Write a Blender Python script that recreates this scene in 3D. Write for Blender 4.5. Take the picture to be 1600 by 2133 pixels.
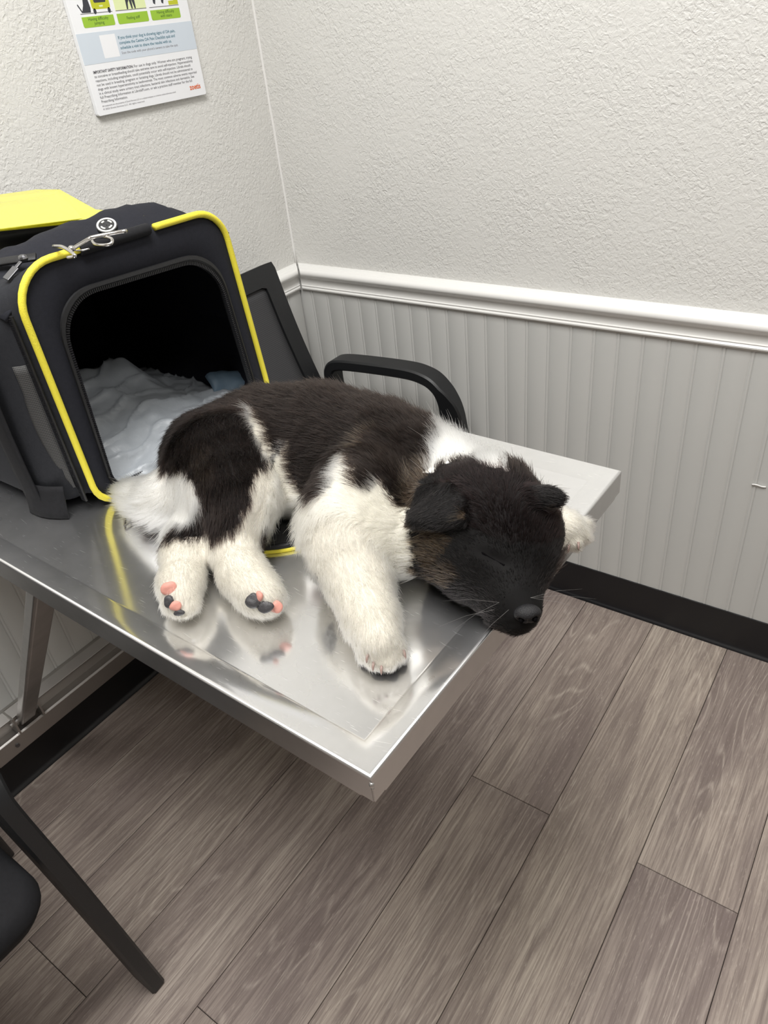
import bpy, bmesh, math, random
import numpy as np
from mathutils import Vector, Matrix, noise

for o in list(bpy.data.objects):
    bpy.data.objects.remove(o)
scene = bpy.context.scene
COL = scene.collection
random.seed(4)
PI = math.pi

# ---------------------------------------------------------------- camera
cam_d = bpy.data.cameras.new('camera')
cam_d.sensor_fit = 'HORIZONTAL'
cam_d.sensor_width = 36.0
cam_d.lens = 1528.47 * 36.0 / 1600.0
cam_d.clip_start = 0.02
cam = bpy.data.objects.new('camera', cam_d)
COL.objects.link(cam)
CR = (0.816547, 0.568571, -0.099890)
CD = (0.259303, -0.515842, -0.816498)
CF = (-0.515765, 0.640807, -0.568641)
CP = (1.313213, -1.399882, 1.314472)
cam.matrix_world = Matrix(((CR[0], -CD[0], -CF[0], CP[0]),
                           (CR[1], -CD[1], -CF[1], CP[1]),
                           (CR[2], -CD[2], -CF[2], CP[2]),
                           (0, 0, 0, 1)))
scene.camera = cam

# ---------------------------------------------------------------- light and exposure
world = bpy.data.worlds.new('world')
scene.world = world
world.use_nodes = True
world.node_tree.nodes['Background'].inputs[0].default_value = (0.9, 0.95, 1.0, 1)
world.node_tree.nodes['Background'].inputs[1].default_value = 0.0
scene.view_settings.view_transform = 'Standard'
scene.view_settings.look = 'None'
scene.view_settings.gamma = 1.0
scene.view_settings.use_curve_mapping = False
scene.view_settings.exposure = 0.0
ROOM_X, ROOM_Y, ROOM_Z = 2.9, -3.0, 2.55


def ceiling_lamp(x, y, sx, sy, watts, col=(1.0, 0.99, 0.972)):
    d = bpy.data.lights.new('ceiling_panel', 'AREA')
    d.shape = 'RECTANGLE'
    d.size, d.size_y = sx, sy
    d.energy = watts
    d.color = col
    o = bpy.data.objects.new('ceiling_panel', d)
    o.location = (x, y, ROOM_Z - 0.03)
    COL.objects.link(o)


ceiling_lamp(0.95, -1.30, 0.6, 1.2, 51)
ceiling_lamp(2.1, -1.3, 0.6, 1.2, 13)
scene.cycles.sample_clamp_indirect = 3.0
scene.cycles.max_bounces = 12
scene.cycles.diffuse_bounces = 4
scene.cycles.glossy_bounces = 6
scene.cycles.transmission_bounces = 12

# ---------------------------------------------------------------- helpers
ORIGIN = {}


class MB:
    def __init__(self):
        self.v, self.f, self.mi = [], [], []

    def add(self, vs, fs, mi=0):
        n = len(self.v)
        self.v += [tuple(p) for p in vs]
        self.f += [tuple(n + i for i in f) for f in fs]
        self.mi += [mi] * len(fs)
        return self

    def box(self, a, b, mi=0):
        (x0, y0, z0), (x1, y1, z1) = a, b
        return self.add([(x0, y0, z0), (x1, y0, z0), (x1, y1, z0), (x0, y1, z0), (x0, y0, z1), (x1, y0, z1), (x1, y1, z1), (x0, y1, z1)],
                        [(3, 2, 1, 0), (4, 5, 6, 7), (0, 1, 5, 4), (1, 2, 6, 5), (2, 3, 7, 6), (3, 0, 4, 7)], mi)

    def loft(self, rings, closed=True, cap0=True, cap1=True, mi=0):
        n = len(rings[0])
        vs = [p for r in rings for p in r]
        fs = []
        for k in range(len(rings) - 1):
            for i in range(n if closed else n - 1):
                j = (i + 1) % n
                fs.append((k * n + i, k * n + j, (k + 1) * n + j, (k + 1) * n + i))
        if cap0:
            fs.append(tuple(reversed(range(n))))
        if cap1:
            fs.append(tuple((len(rings) - 1) * n + i for i in range(n)))
        return self.add(vs, fs, mi)

    def tube(self, pts, r, n=8, closed=False, cap=True, mi=0, flat=None):
        """round bar along a path; flat=(w, h, up) makes a flat bar instead"""
        P = [Vector(p) for p in pts]
        m = len(P)
        T = []
        for i in range(m):
            a = P[(i - 1) % m] if (closed or i > 0) else P[i]
            b = P[(i + 1) % m] if (closed or i < m - 1) else P[i]
            T.append((b - a).normalized())
        up = Vector(flat[2]) if flat else (Vector((0, 0, 1)) if abs(T[0].z) < 0.9 else Vector((1, 0, 0)))
        rings = []
        nrm = (up - T[0] * up.dot(T[0])).normalized()
        for i in range(m):
            nrm = (nrm - T[i] * nrm.dot(T[i])).normalized()
            if flat and not (len(flat) > 3 and flat[3]):
                u2 = up - T[i] * up.dot(T[i])
                if u2.length > 0.05:
                    nrm = u2.normalized()
            bi = T[i].cross(nrm)
            rr = r[i] if isinstance(r, (list, tuple)) else r
            if flat:
                w, h = flat[0] / 2, flat[1] / 2
                c = min(w, h) * 0.35
                prof = [(-w, -h + c), (-w + c, -h), (w - c, -h), (w, -h + c), (w, h - c), (w - c, h), (-w + c, h), (-w, h - c)]
                rings.append([P[i] + bi * a + nrm * b for a, b in prof])
            else:
                rings.append([P[i] + (bi * math.cos(2 * PI * k / n) + nrm * math.sin(2 * PI * k / n)) * rr for k in range(n)])
        if closed:
            rings.append(rings[0])
            return self.loft(rings, True, False, False, mi)
        return self.loft(rings, True, cap, cap, mi)

    def grid(self, nu, nv, fn, mi=0):
        vs = [fn(i / (nu - 1), j / (nv - 1)) for j in range(nv) for i in range(nu)]
        fs = [(j * nu + i, j * nu + i + 1, (j + 1) * nu + i + 1, (j + 1) * nu + i) for j in range(nv - 1) for i in range(nu - 1)]
        return self.add(vs, fs, mi)

    def ellipsoid(self, c, r, n=16, m=10, rot=None):
        vs, fs = [], []
        for j in range(m + 1):
            t = PI * j / m
            for i in range(n):
                a = 2 * PI * i / n
                q = Vector((r[0] * math.sin(t) * math.cos(a), r[1] * math.sin(t) * math.sin(a), r[2] * math.cos(t)))
                if rot is not None:
                    q = rot @ q
                vs.append(Vector(c) + q)
        for j in range(m):
            for i in range(n):
                k = (i + 1) % n
                fs.append((j * n + i, (j + 1) * n + i, (j + 1) * n + k, j * n + k))
        return self.add(vs, fs)


def empty(name, loc, rotz=0.0):
    o = bpy.data.objects.new(name, None)
    o.empty_display_size = 0.05
    COL.objects.link(o)
    o.location = loc
    ORIGIN[o] = Vector(loc)
    return o


def obj(name, mb, mat, parent=None, smooth=None, bevel=0.0, merge=True, solid=0.0, subsurf=0, recalc=True, stuff=False):
    """one mesh object from world coordinates, under its parent"""
    me = bpy.data.meshes.new(name)
    base = ORIGIN.get(parent, Vector((0, 0, 0))) if parent else Vector((0, 0, 0))
    me.from_pydata([Vector(p) - base for p in mb.v], [], mb.f)
    mats = mat if isinstance(mat, (list, tuple)) else [mat]
    for m in mats:
        me.materials.append(m)
    if len(mats) > 1:
        me.polygons.foreach_set('material_index', mb.mi)
    bm = bmesh.new()
    bm.from_mesh(me)
    if merge:
        bmesh.ops.remove_doubles(bm, verts=bm.verts, dist=1e-6)
    if recalc:
        bmesh.ops.recalc_face_normals(bm, faces=bm.faces)
    bm.to_mesh(me)
    bm.free()
    o = bpy.data.objects.new(name, me)
    COL.objects.link(o)
    if parent:
        o.parent = parent
        ORIGIN[o] = ORIGIN.get(parent, Vector((0, 0, 0)))
    if solid:
        s = o.modifiers.new('solid', 'SOLIDIFY')
        s.thickness = abs(solid)
        s.offset = -1 if solid > 0 else 1
    if bevel:
        b = o.modifiers.new('bevel', 'BEVEL')
        b.width = bevel
        b.segments = 2
        b.limit_method = 'ANGLE'
        b.angle_limit = math.radians(40)
    if subsurf:
        s = o.modifiers.new('sub', 'SUBSURF')
        s.levels = s.render_levels = subsurf
    if smooth is not None:
        me.polygons.foreach_set('use_smooth', [True] * len(me.polygons))
        if smooth < 180:
            me.set_sharp_from_angle(angle=math.radians(smooth))
    if stuff:
        o['kind'] = 'stuff'
    return o


def tag(o, label=None, cat=None, group=None, kind=None):
    if label:
        o['label'] = label
    if cat:
        o['category'] = cat
    if group:
        o['group'] = group
    if kind:
        o['kind'] = kind
    return o


def share(src, name, parent, offset):
    """another object with the same mesh data, moved"""
    o = src.copy()
    o.name = name
    COL.objects.link(o)
    o.parent = parent
    o.location = Vector(src.location) + Vector(offset)
    return o


def rounded(corners, radii, n=8):
    """closed outline with rounded corners, from 2-D corners"""
    out = []
    m = len(corners)
    for i in range(m):
        p0, p1, p2 = Vector(corners[i - 1]), Vector(corners[i]), Vector(corners[(i + 1) % m])
        a, b = (p0 - p1).normalized(), (p2 - p1).normalized()
        ang = a.angle(b)
        r = radii[i] if isinstance(radii, (list, tuple)) else radii
        d = r / math.tan(ang / 2)
        c = p1 + (a + b).normalized() * (r / math.sin(ang / 2))
        s, e = p1 + a * d - c, p1 + b * d - c
        a0, a1 = math.atan2(s.y, s.x), math.atan2(e.y, e.x)
        da = (a1 - a0 + PI) % (2 * PI) - PI
        for k in range(n + 1):
            t = a0 + da * k / n
            out.append((c.x + r * math.cos(t), c.y + r * math.sin(t)))
    return out


def resample(pts, n, closed=True):
    P = [Vector(p) for p in pts]
    if closed:
        P = P + [P[0]]
    L = [0]
    for a, b in zip(P, P[1:]):
        L.append(L[-1] + (b - a).length)
    out = []
    k = 0
    for i in range(n):
        t = L[-1] * i / (n if closed else n - 1)
        while k < len(P) - 2 and L[k + 1] < t:
            k += 1
        f = (t - L[k]) / max(1e-9, L[k + 1] - L[k])
        out.append(P[k].lerp(P[k + 1], min(1, f)))
    return out


def curve3(pts, n=8):
    """Catmull-Rom path through points"""
    P = [Vector(p) for p in pts]
    P = [P[0] * 2 - P[1]] + P + [P[-1] * 2 - P[-2]]
    out = []
    for i in range(1, len(P) - 2):
        for k in range(n):
            t = k / n
            a, b, c, d = P[i - 1], P[i], P[i + 1], P[i + 2]
            out.append(0.5 * ((2 * b) + (c - a) * t + (2 * a - 5 * b + 4 * c - d) * t * t + (3 * b - a - 3 * c + d) * t ** 3))
    out.append(P[-2])
    return out


# ---------------------------------------------------------------- materials
def srgb(r, g, b):
    f = lambda c: (c / 255 / 12.92) if c / 255 <= 0.04045 else ((c / 255 + 0.055) / 1.055) ** 2.4
    return (f(r), f(g), f(b), 1)


class NT:
    def __init__(self, name):
        self.m = bpy.data.materials.new(name)
        self.m.use_nodes = True
        self.t = self.m.node_tree
        self.b = self.t.nodes['Principled BSDF']
        self.out = self.t.nodes['Material Output']

    def n(self, typ, **kw):
        d = self.t.nodes.new(typ)
        for k, v in kw.items():
            if k.startswith('i_'):
                d.inputs[k[2:].replace('_', ' ')].default_value = v
            else:
                setattr(d, k, v)
        return d

    def l(self, a, b):
        self.t.links.new(a, b)

    def coord(self, scale=(1, 1, 1), kind='Object', rnd=False):
        tc = self.n('ShaderNodeTexCoord')
        mp = self.n('ShaderNodeMapping')
        mp.inputs['Scale'].default_value = scale
        self.l(tc.outputs[kind], mp.inputs['Vector'])
        if rnd:
            oi = self.n('ShaderNodeObjectInfo')
            ml = self.n('ShaderNodeVectorMath', operation='SCALE')
            ml.inputs[0].default_value = (37.0, 91.0, 13.0)
            self.l(oi.outputs['Random'], ml.inputs['Scale'])
            self.l(ml.outputs[0], mp.inputs['Location'])
        return mp.outputs[0]

    def noise(self, vec, scale, detail=3, rough=0.55, dist=0.0):
        d = self.n('ShaderNodeTexNoise')
        d.inputs['Scale'].default_value = scale
        d.inputs['Detail'].default_value = detail
        d.inputs['Roughness'].default_value = rough
        d.inputs['Distortion'].default_value = dist
        if vec is not None:
            self.l(vec, d.inputs['Vector'])
        return d.outputs[0]

    def ramp(self, fac, stops):
        d = self.n('ShaderNodeValToRGB')
        e = d.color_ramp.elements
        while len(e) < len(stops):
            e.new(0.5)
        for i, (p, c) in enumerate(stops):
            e[i].position = p
            e[i].color = c if len(c) == 4 else (*c, 1)
        self.l(fac, d.inputs[0])
        return d.outputs[0]

    def mix(self, fac, a, b, mode='MIX'):
        d = self.n('ShaderNodeMix', data_type='RGBA', blend_type=mode)
        for s, v in ((0, fac), (6, a), (7, b)):
            if hasattr(v, 'node'):
                self.l(v, d.inputs[s])
            else:
                d.inputs[s].default_value = v
        return d.outputs[2]

    def math(self, op, a, b=0.0):
        d = self.n('ShaderNodeMath', operation=op)
        for s, v in ((0, a), (1, b)):
            if hasattr(v, 'node'):
                self.l(v, d.inputs[s])
            else:
                d.inputs[s].default_value = v
        return d.outputs[0]

    def bump(self, h, strength=0.3, dist=0.001, prev=None):
        d = self.n('ShaderNodeBump')
        d.inputs['Strength'].default_value = strength
        d.inputs['Distance'].default_value = dist
        self.l(h, d.inputs['Height'])
        if prev is not None:
            self.l(prev, d.inputs['Normal'])
        self.l(d.outputs[0], self.b.inputs['Normal'])
        return d.outputs[0]

    def base(self, c):
        if hasattr(c, 'node'):
            self.l(c, self.b.inputs['Base Color'])
        else:
            self.b.inputs['Base Color'].default_value = c

    def set(self, **kw):
        for k, v in kw.items():
            s = self.b.inputs[k.replace('_', ' ')]
            if hasattr(v, 'node'):
                self.l(v, s)
            else:
                s.default_value = v


def plain(name, c, rough=0.5, metal=0.0, nscale=0, nstr=0.2, spec=0.5, vary=0.0):
    k = NT(name)
    k.set(Roughness=rough, Metallic=metal, Specular_IOR_Level=spec)
    v = k.coord()
    if vary:
        f = k.noise(v, 6, 4)
        k.base(k.mix(f, tuple(x * (1 - vary) for x in c[:3]) + (1,), tuple(min(1, x * (1 + vary)) for x in c[:3]) + (1,)))
    else:
        k.base(c)
    if nscale:
        k.bump(k.noise(v, nscale, 3), nstr, 0.001)
    return k.m


def wall_paint():
    k = NT('orange_peel_wall_paint')
    v = k.coord()
    k.base(k.mix(k.noise(v, 2.0, 3), srgb(214, 213, 209), srgb(220, 219, 215)))
    k.set(Roughness=0.42, Specular_IOR_Level=0.4)
    a = k.noise(v, 120, 3.5, 0.55, 0.9)
    a = k.ramp(a, [(0.36, (0, 0, 0)), (0.66, (1, 1, 1))])
    big = k.ramp(k.noise(v, 9, 2), [(0.3, (0.35, 0.35, 0.35)), (0.7, (1, 1, 1))])
    k.bump(k.math('MULTIPLY', a, big), 0.6, 0.0019)
    return k.m


def panel_paint():
    k = NT('grey_white_panel_paint')
    v = k.coord()
    k.base(k.mix(k.noise(v, 3.0, 4), srgb(194, 194, 191), srgb(201, 201, 198)))
    k.set(Roughness=0.33, Specular_IOR_Level=0.45)
    k.bump(k.noise(v, 60, 2), 0.05, 0.001)
    return k.m


def trim_paint():
    k = NT('semi_gloss_white_trim_paint')
    v = k.coord()
    k.base(srgb(232, 231, 228))
    k.set(Roughness=0.25)
    k.bump(k.noise(v, 40, 2), 0.05, 0.001)
    return k.m


def plank_mat():
    k = NT('grey_oak_vinyl')
    v = k.coord(rnd=True)

    def st(sx, sy):
        m = k.n('ShaderNodeMapping')
        m.inputs['Scale'].default_value = (sx, sy, 1.0)
        k.l(v, m.inputs['Vector'])
        return m.outputs[0]
    broad = k.noise(st(7.5, 1.5), 1.0, 3, 0.5, 0.5)
    fld = k.noise(st(7.0, 0.9), 1.3, 1.5, 0.45, 0.25)
    rings = k.math('ABSOLUTE', k.math('SUBTRACT', k.math('FRACT', k.math('MULTIPLY', fld, 26.0)), 0.5))
    fine = k.noise(st(330.0, 7.0), 1.0, 5, 0.65, 0.4)
    mid = k.noise(st(42.0, 4.0), 1.0, 4, 0.6, 1.2)
    fleck = k.noise(st(420.0, 60.0), 1.0, 3, 0.6, 0.0)
    c = k.ramp(broad, [(0.26, srgb(125, 112, 109)), (0.42, srgb(152, 140, 133)), (0.56, srgb(175, 163, 153)), (0.75, srgb(189, 178, 167))])
    c = k.mix(k.ramp(mid, [(0.34, (0.75, 0.75, 0.75)), (0.58, (0, 0, 0))]), c, srgb(127, 115, 110))
    mask = k.ramp(k.noise(st(9.0, 2.2), 1.0, 2), [(0.46, (0, 0, 0)), (0.62, (0.5, 0.5, 0.5))])
    pale_rings = k.math('MULTIPLY', k.ramp(rings, [(0.34, (0, 0, 0)), (0.48, (1, 1, 1))]), mask)  # pale lines of the wood grain rings
    c = k.mix(pale_rings, c, srgb(202, 191, 180))
    c = k.mix(k.ramp(fine, [(0.40, (0.60, 0.60, 0.60)), (0.58, (0, 0, 0))]), c, srgb(112, 100, 95))
    c = k.mix(k.ramp(fleck, [(0.58, (0, 0, 0)), (0.75, (0.45, 0.45, 0.45))]), c, srgb(200, 190, 178))
    oi = k.n('ShaderNodeObjectInfo')
    tint = k.ramp(oi.outputs['Random'], [(0.0, (0.88, 0.86, 0.87)), (1.0, (1.05, 1.04, 1.01))])
    k.base(k.mix(1.0, c, tint, 'MULTIPLY'))
    k.set(Roughness=k.ramp(fine, [(0.3, (0.62, 0.62, 0.62)), (0.7, (0.45, 0.45, 0.45))]), Specular_IOR_Level=0.3)
    k.bump(k.math('ADD', fine, k.math('MULTIPLY', rings, 0.25)), 0.3, 0.0007)
    return k.m


def steel(name='scratched_stainless_steel', rough=0.13, scratch=True, col=(0.90, 0.90, 0.91, 1), wide=0.27):
    """two lobes: the polished sheet and the haze of fine scratches on it"""
    k = NT(name)
    v = k.coord()
    st = k.n('ShaderNodeMapping')
    st.inputs['Scale'].default_value = (6.0, 240.0, 40.0)
    st.inputs['Rotation'].default_value = (0, 0, math.radians(12))
    k.l(v, st.inputs['Vector'])
    brush = k.noise(st.outputs[0], 1.0, 4, 0.6, 0.4)
    blot = k.noise(v, 7.0, 4, 0.6)
    c = k.mix(blot, tuple(x * 0.93 for x in col[:3]) + (1,), col)
    k.base(c)
    r = k.math('ADD', k.math('MULTIPLY', brush, 0.06), rough - 0.03)
    k.set(Metallic=1.0, Roughness=r)
    b2 = k.n('ShaderNodeBsdfPrincipled')
    b2.inputs['Metallic'].default_value = 1.0
    b2.inputs['Roughness'].default_value = 0.45
    k.l(c, b2.inputs['Base Color'])
    mx = k.n('ShaderNodeMixShader')
    k.l(k.b.outputs[0], mx.inputs[1])
    k.l(b2.outputs[0], mx.inputs[2])
    k.l(mx.outputs[0], k.out.inputs[0])
    f = k.math('ADD', k.math('MULTIPLY', blot, 0.25), wide - 0.12)
    b = k.bump(brush, 0.015, 0.0004)
    if scratch:
        tot = None
        wob = k.n('ShaderNodeTexNoise')
        wob.inputs['Scale'].default_value = 5.0
        k.l(v, wob.inputs['Vector'])
        off = k.n('ShaderNodeVectorMath', operation='MULTIPLY_ADD')
        off.inputs[1].default_value = (0.05, 0.05, 0)
        k.l(wob.outputs[1], off.inputs[0])
        k.l(v, off.inputs[2])
        for ang, sc, keep in ((22, 1.0, 0.55), (-24, 1.5, 0.62), (58, 0.8, 0.8), (8, 2.4, 0.45)):
            mp = k.n('ShaderNodeMapping')
            mp.inputs['Rotation'].default_value = (0, 0, math.radians(ang))
            mp.inputs['Scale'].default_value = (15 * sc, 300 * sc, 1)
            k.l(off.outputs[0], mp.inputs['Vector'])
            vo = k.n('ShaderNodeTexVoronoi', feature='F1')
            vo.inputs['Scale'].default_value = 1.0
            k.l(mp.outputs[0], vo.inputs['Vector'])
            s_ = k.ramp(vo.outputs['Distance'], [(0.02, (1, 1, 1)), (0.13, (0, 0, 0))])
            wn = k.n('ShaderNodeSeparateColor')
            k.l(vo.outputs['Color'], wn.inputs[0])
            s_ = k.math('MULTIPLY', s_, k.math('GREATER_THAN', wn.outputs[0], keep))
            s_ = k.math('MULTIPLY', s_, wn.outputs[1])
            tot = s_ if tot is None else k.math('MAXIMUM', tot, s_)
        f = k.math('ADD', f, k.math('MULTIPLY', tot, 0.65))
        nb = k.bump(tot, 0.12, 0.0003, b)
        k.l(nb, b2.inputs['Normal'])
    k.l(f, mx.inputs[0])
    return k.m


def cloth(name, c1, c2, scale=900, rough=0.85):
    k = NT(name)
    v = k.coord()
    w = k.n('ShaderNodeTexChecker')
    w.inputs['Scale'].default_value = scale
    k.l(v, w.inputs['Vector'])
    f = k.noise(v, 220, 3)
    k.base(k.mix(f, c1, c2))
    k.set(Roughness=rough, Specular_IOR_Level=0.25)
    k.bump(k.math('ADD', k.noise(v, 700, 2), k.math('MULTIPLY', k.noise(v, 18, 3), 3.0)), 0.25, 0.0008)
    return k.m


M = {}
M['wall'] = wall_paint()
M['panel'] = panel_paint()
M['trim'] = trim_paint()
M['plank'] = plank_mat()
M['subfloor'] = plain('dark_subfloor', srgb(38, 32, 30), 0.9)
M['rubber'] = plain('black_vinyl_cove_base', srgb(20, 20, 23), 0.38, 0, 90, 0.06)
M['far_wall'] = plain('bounce_cutting_grey_paint', srgb(150, 146, 140), 0.6, 0, 90, 0.3)  # unseen walls behind the camera, made grey to cut bounced fill light
M['ceiling'] = plain('white_ceiling_paint', srgb(232, 232, 228), 0.8, 0, 60, 0.3)
M['steel'] = steel()
M['steel_plain'] = steel('brushed_stainless_steel', 0.24, False, (0.66, 0.65, 0.64, 1), 0.35)
M['steel_dull'] = steel('dull_steel_channel', 0.4, False, (0.5, 0.48, 0.46, 1), 0.5)
M['black_plastic'] = plain('black_textured_plastic', srgb(24, 25, 27), 0.45, 0, 700, 0.2)
M['black_fabric'] = cloth('black_seat_fabric', srgb(20, 20, 22), srgb(30, 30, 33))
M['bag'] = cloth('navy_black_carrier_fabric', srgb(25, 26, 32), srgb(35, 36, 43))
M['bag_grey'] = cloth('charcoal_carrier_fabric', srgb(33, 34, 38), srgb(44, 45, 49))
M['bag_in'] = cloth('dark_lining_fabric', srgb(16, 17, 24), srgb(24, 25, 33))
M['web'] = cloth('black_webbing', srgb(20, 20, 22), srgb(34, 34, 37))
M['zip'] = plain('black_zipper_tape', srgb(16, 16, 18), 0.55, 0, 500, 0.3)
M['zip_teeth'] = plain('black_zipper_teeth', srgb(32, 32, 35), 0.35)
M['piping'] = plain('yellow_woven_piping', srgb(226, 212, 62), 0.6, 0, 900, 0.5)
M['chrome'] = plain('worn_chrome', (0.62, 0.6, 0.58, 1), 0.22, 1.0)
M['dark_metal'] = plain('gunmetal', (0.2, 0.2, 0.21, 1), 0.3, 1.0)
M['white_rubber'] = plain('white_rubber_print', srgb(220, 220, 215), 0.5)
M['paper'] = plain('coated_poster_paper', srgb(236, 237, 240), 0.35)
M['ink'] = plain('dark_grey_print', srgb(96, 94, 98), 0.5)
M['ink_blue'] = plain('teal_print', srgb(72, 120, 138), 0.5)
M['ink_grey'] = plain('mid_grey_print', srgb(120, 116, 120), 0.5)
M['ink_orange'] = plain('orange_print', srgb(226, 112, 62), 0.5)
M['ink_green'] = plain('leaf_green_print', srgb(152, 192, 54), 0.45)
M['ink_dgreen'] = plain('dark_green_print', srgb(60, 92, 40), 0.5)
M['ink_lgreen'] = plain('pale_green_print', srgb(222, 232, 176), 0.45)
M['ink_band'] = plain('pale_blue_print', srgb(205, 214, 224), 0.4)
M['ink_black'] = plain('charcoal_print', srgb(52, 54, 62), 0.5)
M['ink_olive'] = plain('dark_olive_print', srgb(96, 98, 52), 0.5)
M['ink_yellow'] = plain('olive_yellow_print', srgb(190, 194, 40), 0.45)


def net_mat():
    k = NT('grey_net_fabric')
    v = k.coord((1, 1, 1))
    s = k.n('ShaderNodeSeparateXYZ')
    k.l(v, s.inputs[0])
    a = k.math('ABSOLUTE', k.math('SINE', k.math('MULTIPLY', s.outputs[2], 1500.0)))
    b = k.math('ABSOLUTE', k.math('SINE', k.math('MULTIPLY', k.math('ADD', s.outputs[0], s.outputs[1]), 1300.0)))
    f = k.math('MULTIPLY', k.math('GREATER_THAN', a, 0.5), k.math('GREATER_THAN', b, 0.42))
    k.base(k.mix(f, srgb(80, 79, 78), srgb(14, 14, 16)))
    k.set(Roughness=0.7)
    return k.m


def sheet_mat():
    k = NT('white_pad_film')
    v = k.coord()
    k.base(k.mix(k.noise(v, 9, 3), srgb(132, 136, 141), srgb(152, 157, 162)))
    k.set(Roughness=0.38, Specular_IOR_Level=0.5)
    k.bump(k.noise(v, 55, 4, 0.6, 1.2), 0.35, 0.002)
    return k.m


def yellow_film():
    k = NT('clear_yellow_plastic')
    k.base(srgb(250, 247, 105))
    k.set(Roughness=0.12, Transmission_Weight=0.55, IOR=1.2)
    return k.m


M['net'] = net_mat()
M['sheet'] = sheet_mat()
M['blue_pad'] = plain('blue_pad_edge', srgb(92, 112, 128), 0.55, 0, 40, 0.2)
M['yellow_film'] = yellow_film()
M['yellow_paper'] = plain('yellow_paper', srgb(244, 241, 140), 0.5)
M['mesh_back'] = None


def seat_mesh_mat():
    k = NT('dark_grey_mesh_fabric')
    v = k.coord()
    s = k.n('ShaderNodeSeparateXYZ')
    k.l(v, s.inputs[0])
    a = k.math('SINE', k.math('MULTIPLY', s.outputs[2], 1600.0))
    b = k.math('SINE', k.math('MULTIPLY', s.outputs[1], 1600.0))
    f = k.math('GREATER_THAN', k.math('ADD', a, b), 0.2)
    k.base(k.mix(f, srgb(48, 48, 50), srgb(66, 66, 68)))
    k.set(Roughness=0.75)
    return k.m


M['mesh_back'] = seat_mesh_mat()

# ---------------------------------------------------------------- the room
RAIL_Z = 0.79
BOARD_TOP = 0.74
wall_right = tag(obj('wall_right', MB().box((-0.006, 0.006, 0), (ROOM_X, 0.12, ROOM_Z)), M['wall']), 'white orange-peel wall above a moulded chair rail', kind='structure')
wall_left = tag(obj('wall_left', MB().box((-0.12, ROOM_Y, 0), (-0.006, 0.12, ROOM_Z)), M['wall']), 'white textured wall with the poster', kind='structure')
tag(obj('wall_back', MB().box((-0.12, ROOM_Y - 0.12, 0), (ROOM_X + 0.12, ROOM_Y, ROOM_Z)), M['far_wall']), kind='structure')
tag(obj('wall_side', MB().box((ROOM_X, ROOM_Y, 0), (ROOM_X + 0.12, 0.12, ROOM_Z)), M['far_wall']), kind='structure')
tag(obj('ceiling', MB().box((-0.12, ROOM_Y - 0.12, ROOM_Z), (ROOM_X + 0.12, 0.12, ROOM_Z + 0.1)), M['ceiling']), kind='structure')
floor = tag(obj('floor', MB().box((-0.12, ROOM_Y - 0.12, -0.06), (ROOM_X + 0.12, 0.12, -0.0035)), M['subfloor']), 'grey-brown wood-look plank floor', kind='structure')

# floor planks, each laid as its own piece
PITCH = 0.1715
X_SEAM = 0.824
first_joint = {0: -0.612, 2: -0.6175, -3: -1.315, -1: -1.221, 1: -1.62, 3: -1.05, -2: -0.45, -4: -0.7, -5: -0.2, 4: -0.25}
for k in range(-5, 12):
    x0 = X_SEAM + k * PITCH + 0.0006
    x1 = x0 + PITCH - 0.0012
    x0c, x1c = max(x0, 0.0), min(x1, ROOM_X)
    if x1c - x0c < 0.01:
        continue
    j = first_joint.get(k, -0.3 - 0.37 * (k % 3))
    cuts = [0.0, j]
    while cuts[-1] > ROOM_Y:
        cuts.append(max(ROOM_Y, cuts[-1] - 1.22))
    for a, b in zip(cuts, cuts[1:]):
        if a - b < 0.02:
            continue
        mb = MB()
        e = 0.0011
        rings = []
        for z, d in ((-0.0035, 0.0), (-0.0008, 0.0), (0.0, e)):
            rings.append([(x0c + d, b + 0.0006 + d, z), (x1c - d, b + 0.0006 + d, z), (x1c - d, a - 0.0006 - d, z), (x0c + d, a - 0.0006 - d, z)])
        mb.loft(rings)
        mb.v = [(vx - x0c, vy - b, vz) for vx, vy, vz in mb.v]
        pk = obj('plank', mb, M['plank'], floor)
        pk.location = (x0c, b, 0)

# beaded panelling: each board a piece of its own
BP = 0.0505


def board_profile():
    # flat board ending in a groove, a round bead and a second groove; (along, out)
    g = 0.0022
    pr = [(0.0, 0.0), (0.0, 0.0047), (0.0010, 0.0053), (0.0022, 0.006)]
    pr += [(BP - 0.0092, 0.006), (BP - 0.0081, 0.0053), (BP - 0.0071, 0.0047), (BP - 0.0062, 0.0050)]
    for i in range(7):
        t = PI * i / 6
        pr.append((BP - 0.0034 - 0.0026 * math.cos(t), 0.0050 + 0.0013 * math.sin(t)))
    pr += [(BP - 0.0002, 0.0047), (BP - 0.0002, 0.0)]
    return pr


PROF = board_profile()


def make_board(name, parent, axis, start, z0, z1):
    mb = MB()
    if axis == 'x':
        r = [[(start + a, 0.006 - o, z) for a, o in PROF] for z in (z0, z1)]
    else:
        r = [[(-0.006 + o, start - a, z) for a, o in PROF] for z in (z0, z1)]
    mb.loft(r)
    return obj(name, mb, M['panel'], parent, smooth=35)


bx0 = 0.541 + 0.0034 - BP * 11
src = make_board('bead_board', wall_right, 'x', bx0, 0.06, BOARD_TOP)
for i in range(1, 58):
    if bx0 + (i + 1) * BP > ROOM_X:
        break
    share(src, 'bead_board', wall_right, (i * BP, 0, 0))
src = make_board('bead_board', wall_left, 'y', -0.002, 0.06, BOARD_TOP)
for i in range(1, 44):
    share(src, 'bead_board', wall_left, (0, -i * BP, 0))

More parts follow.
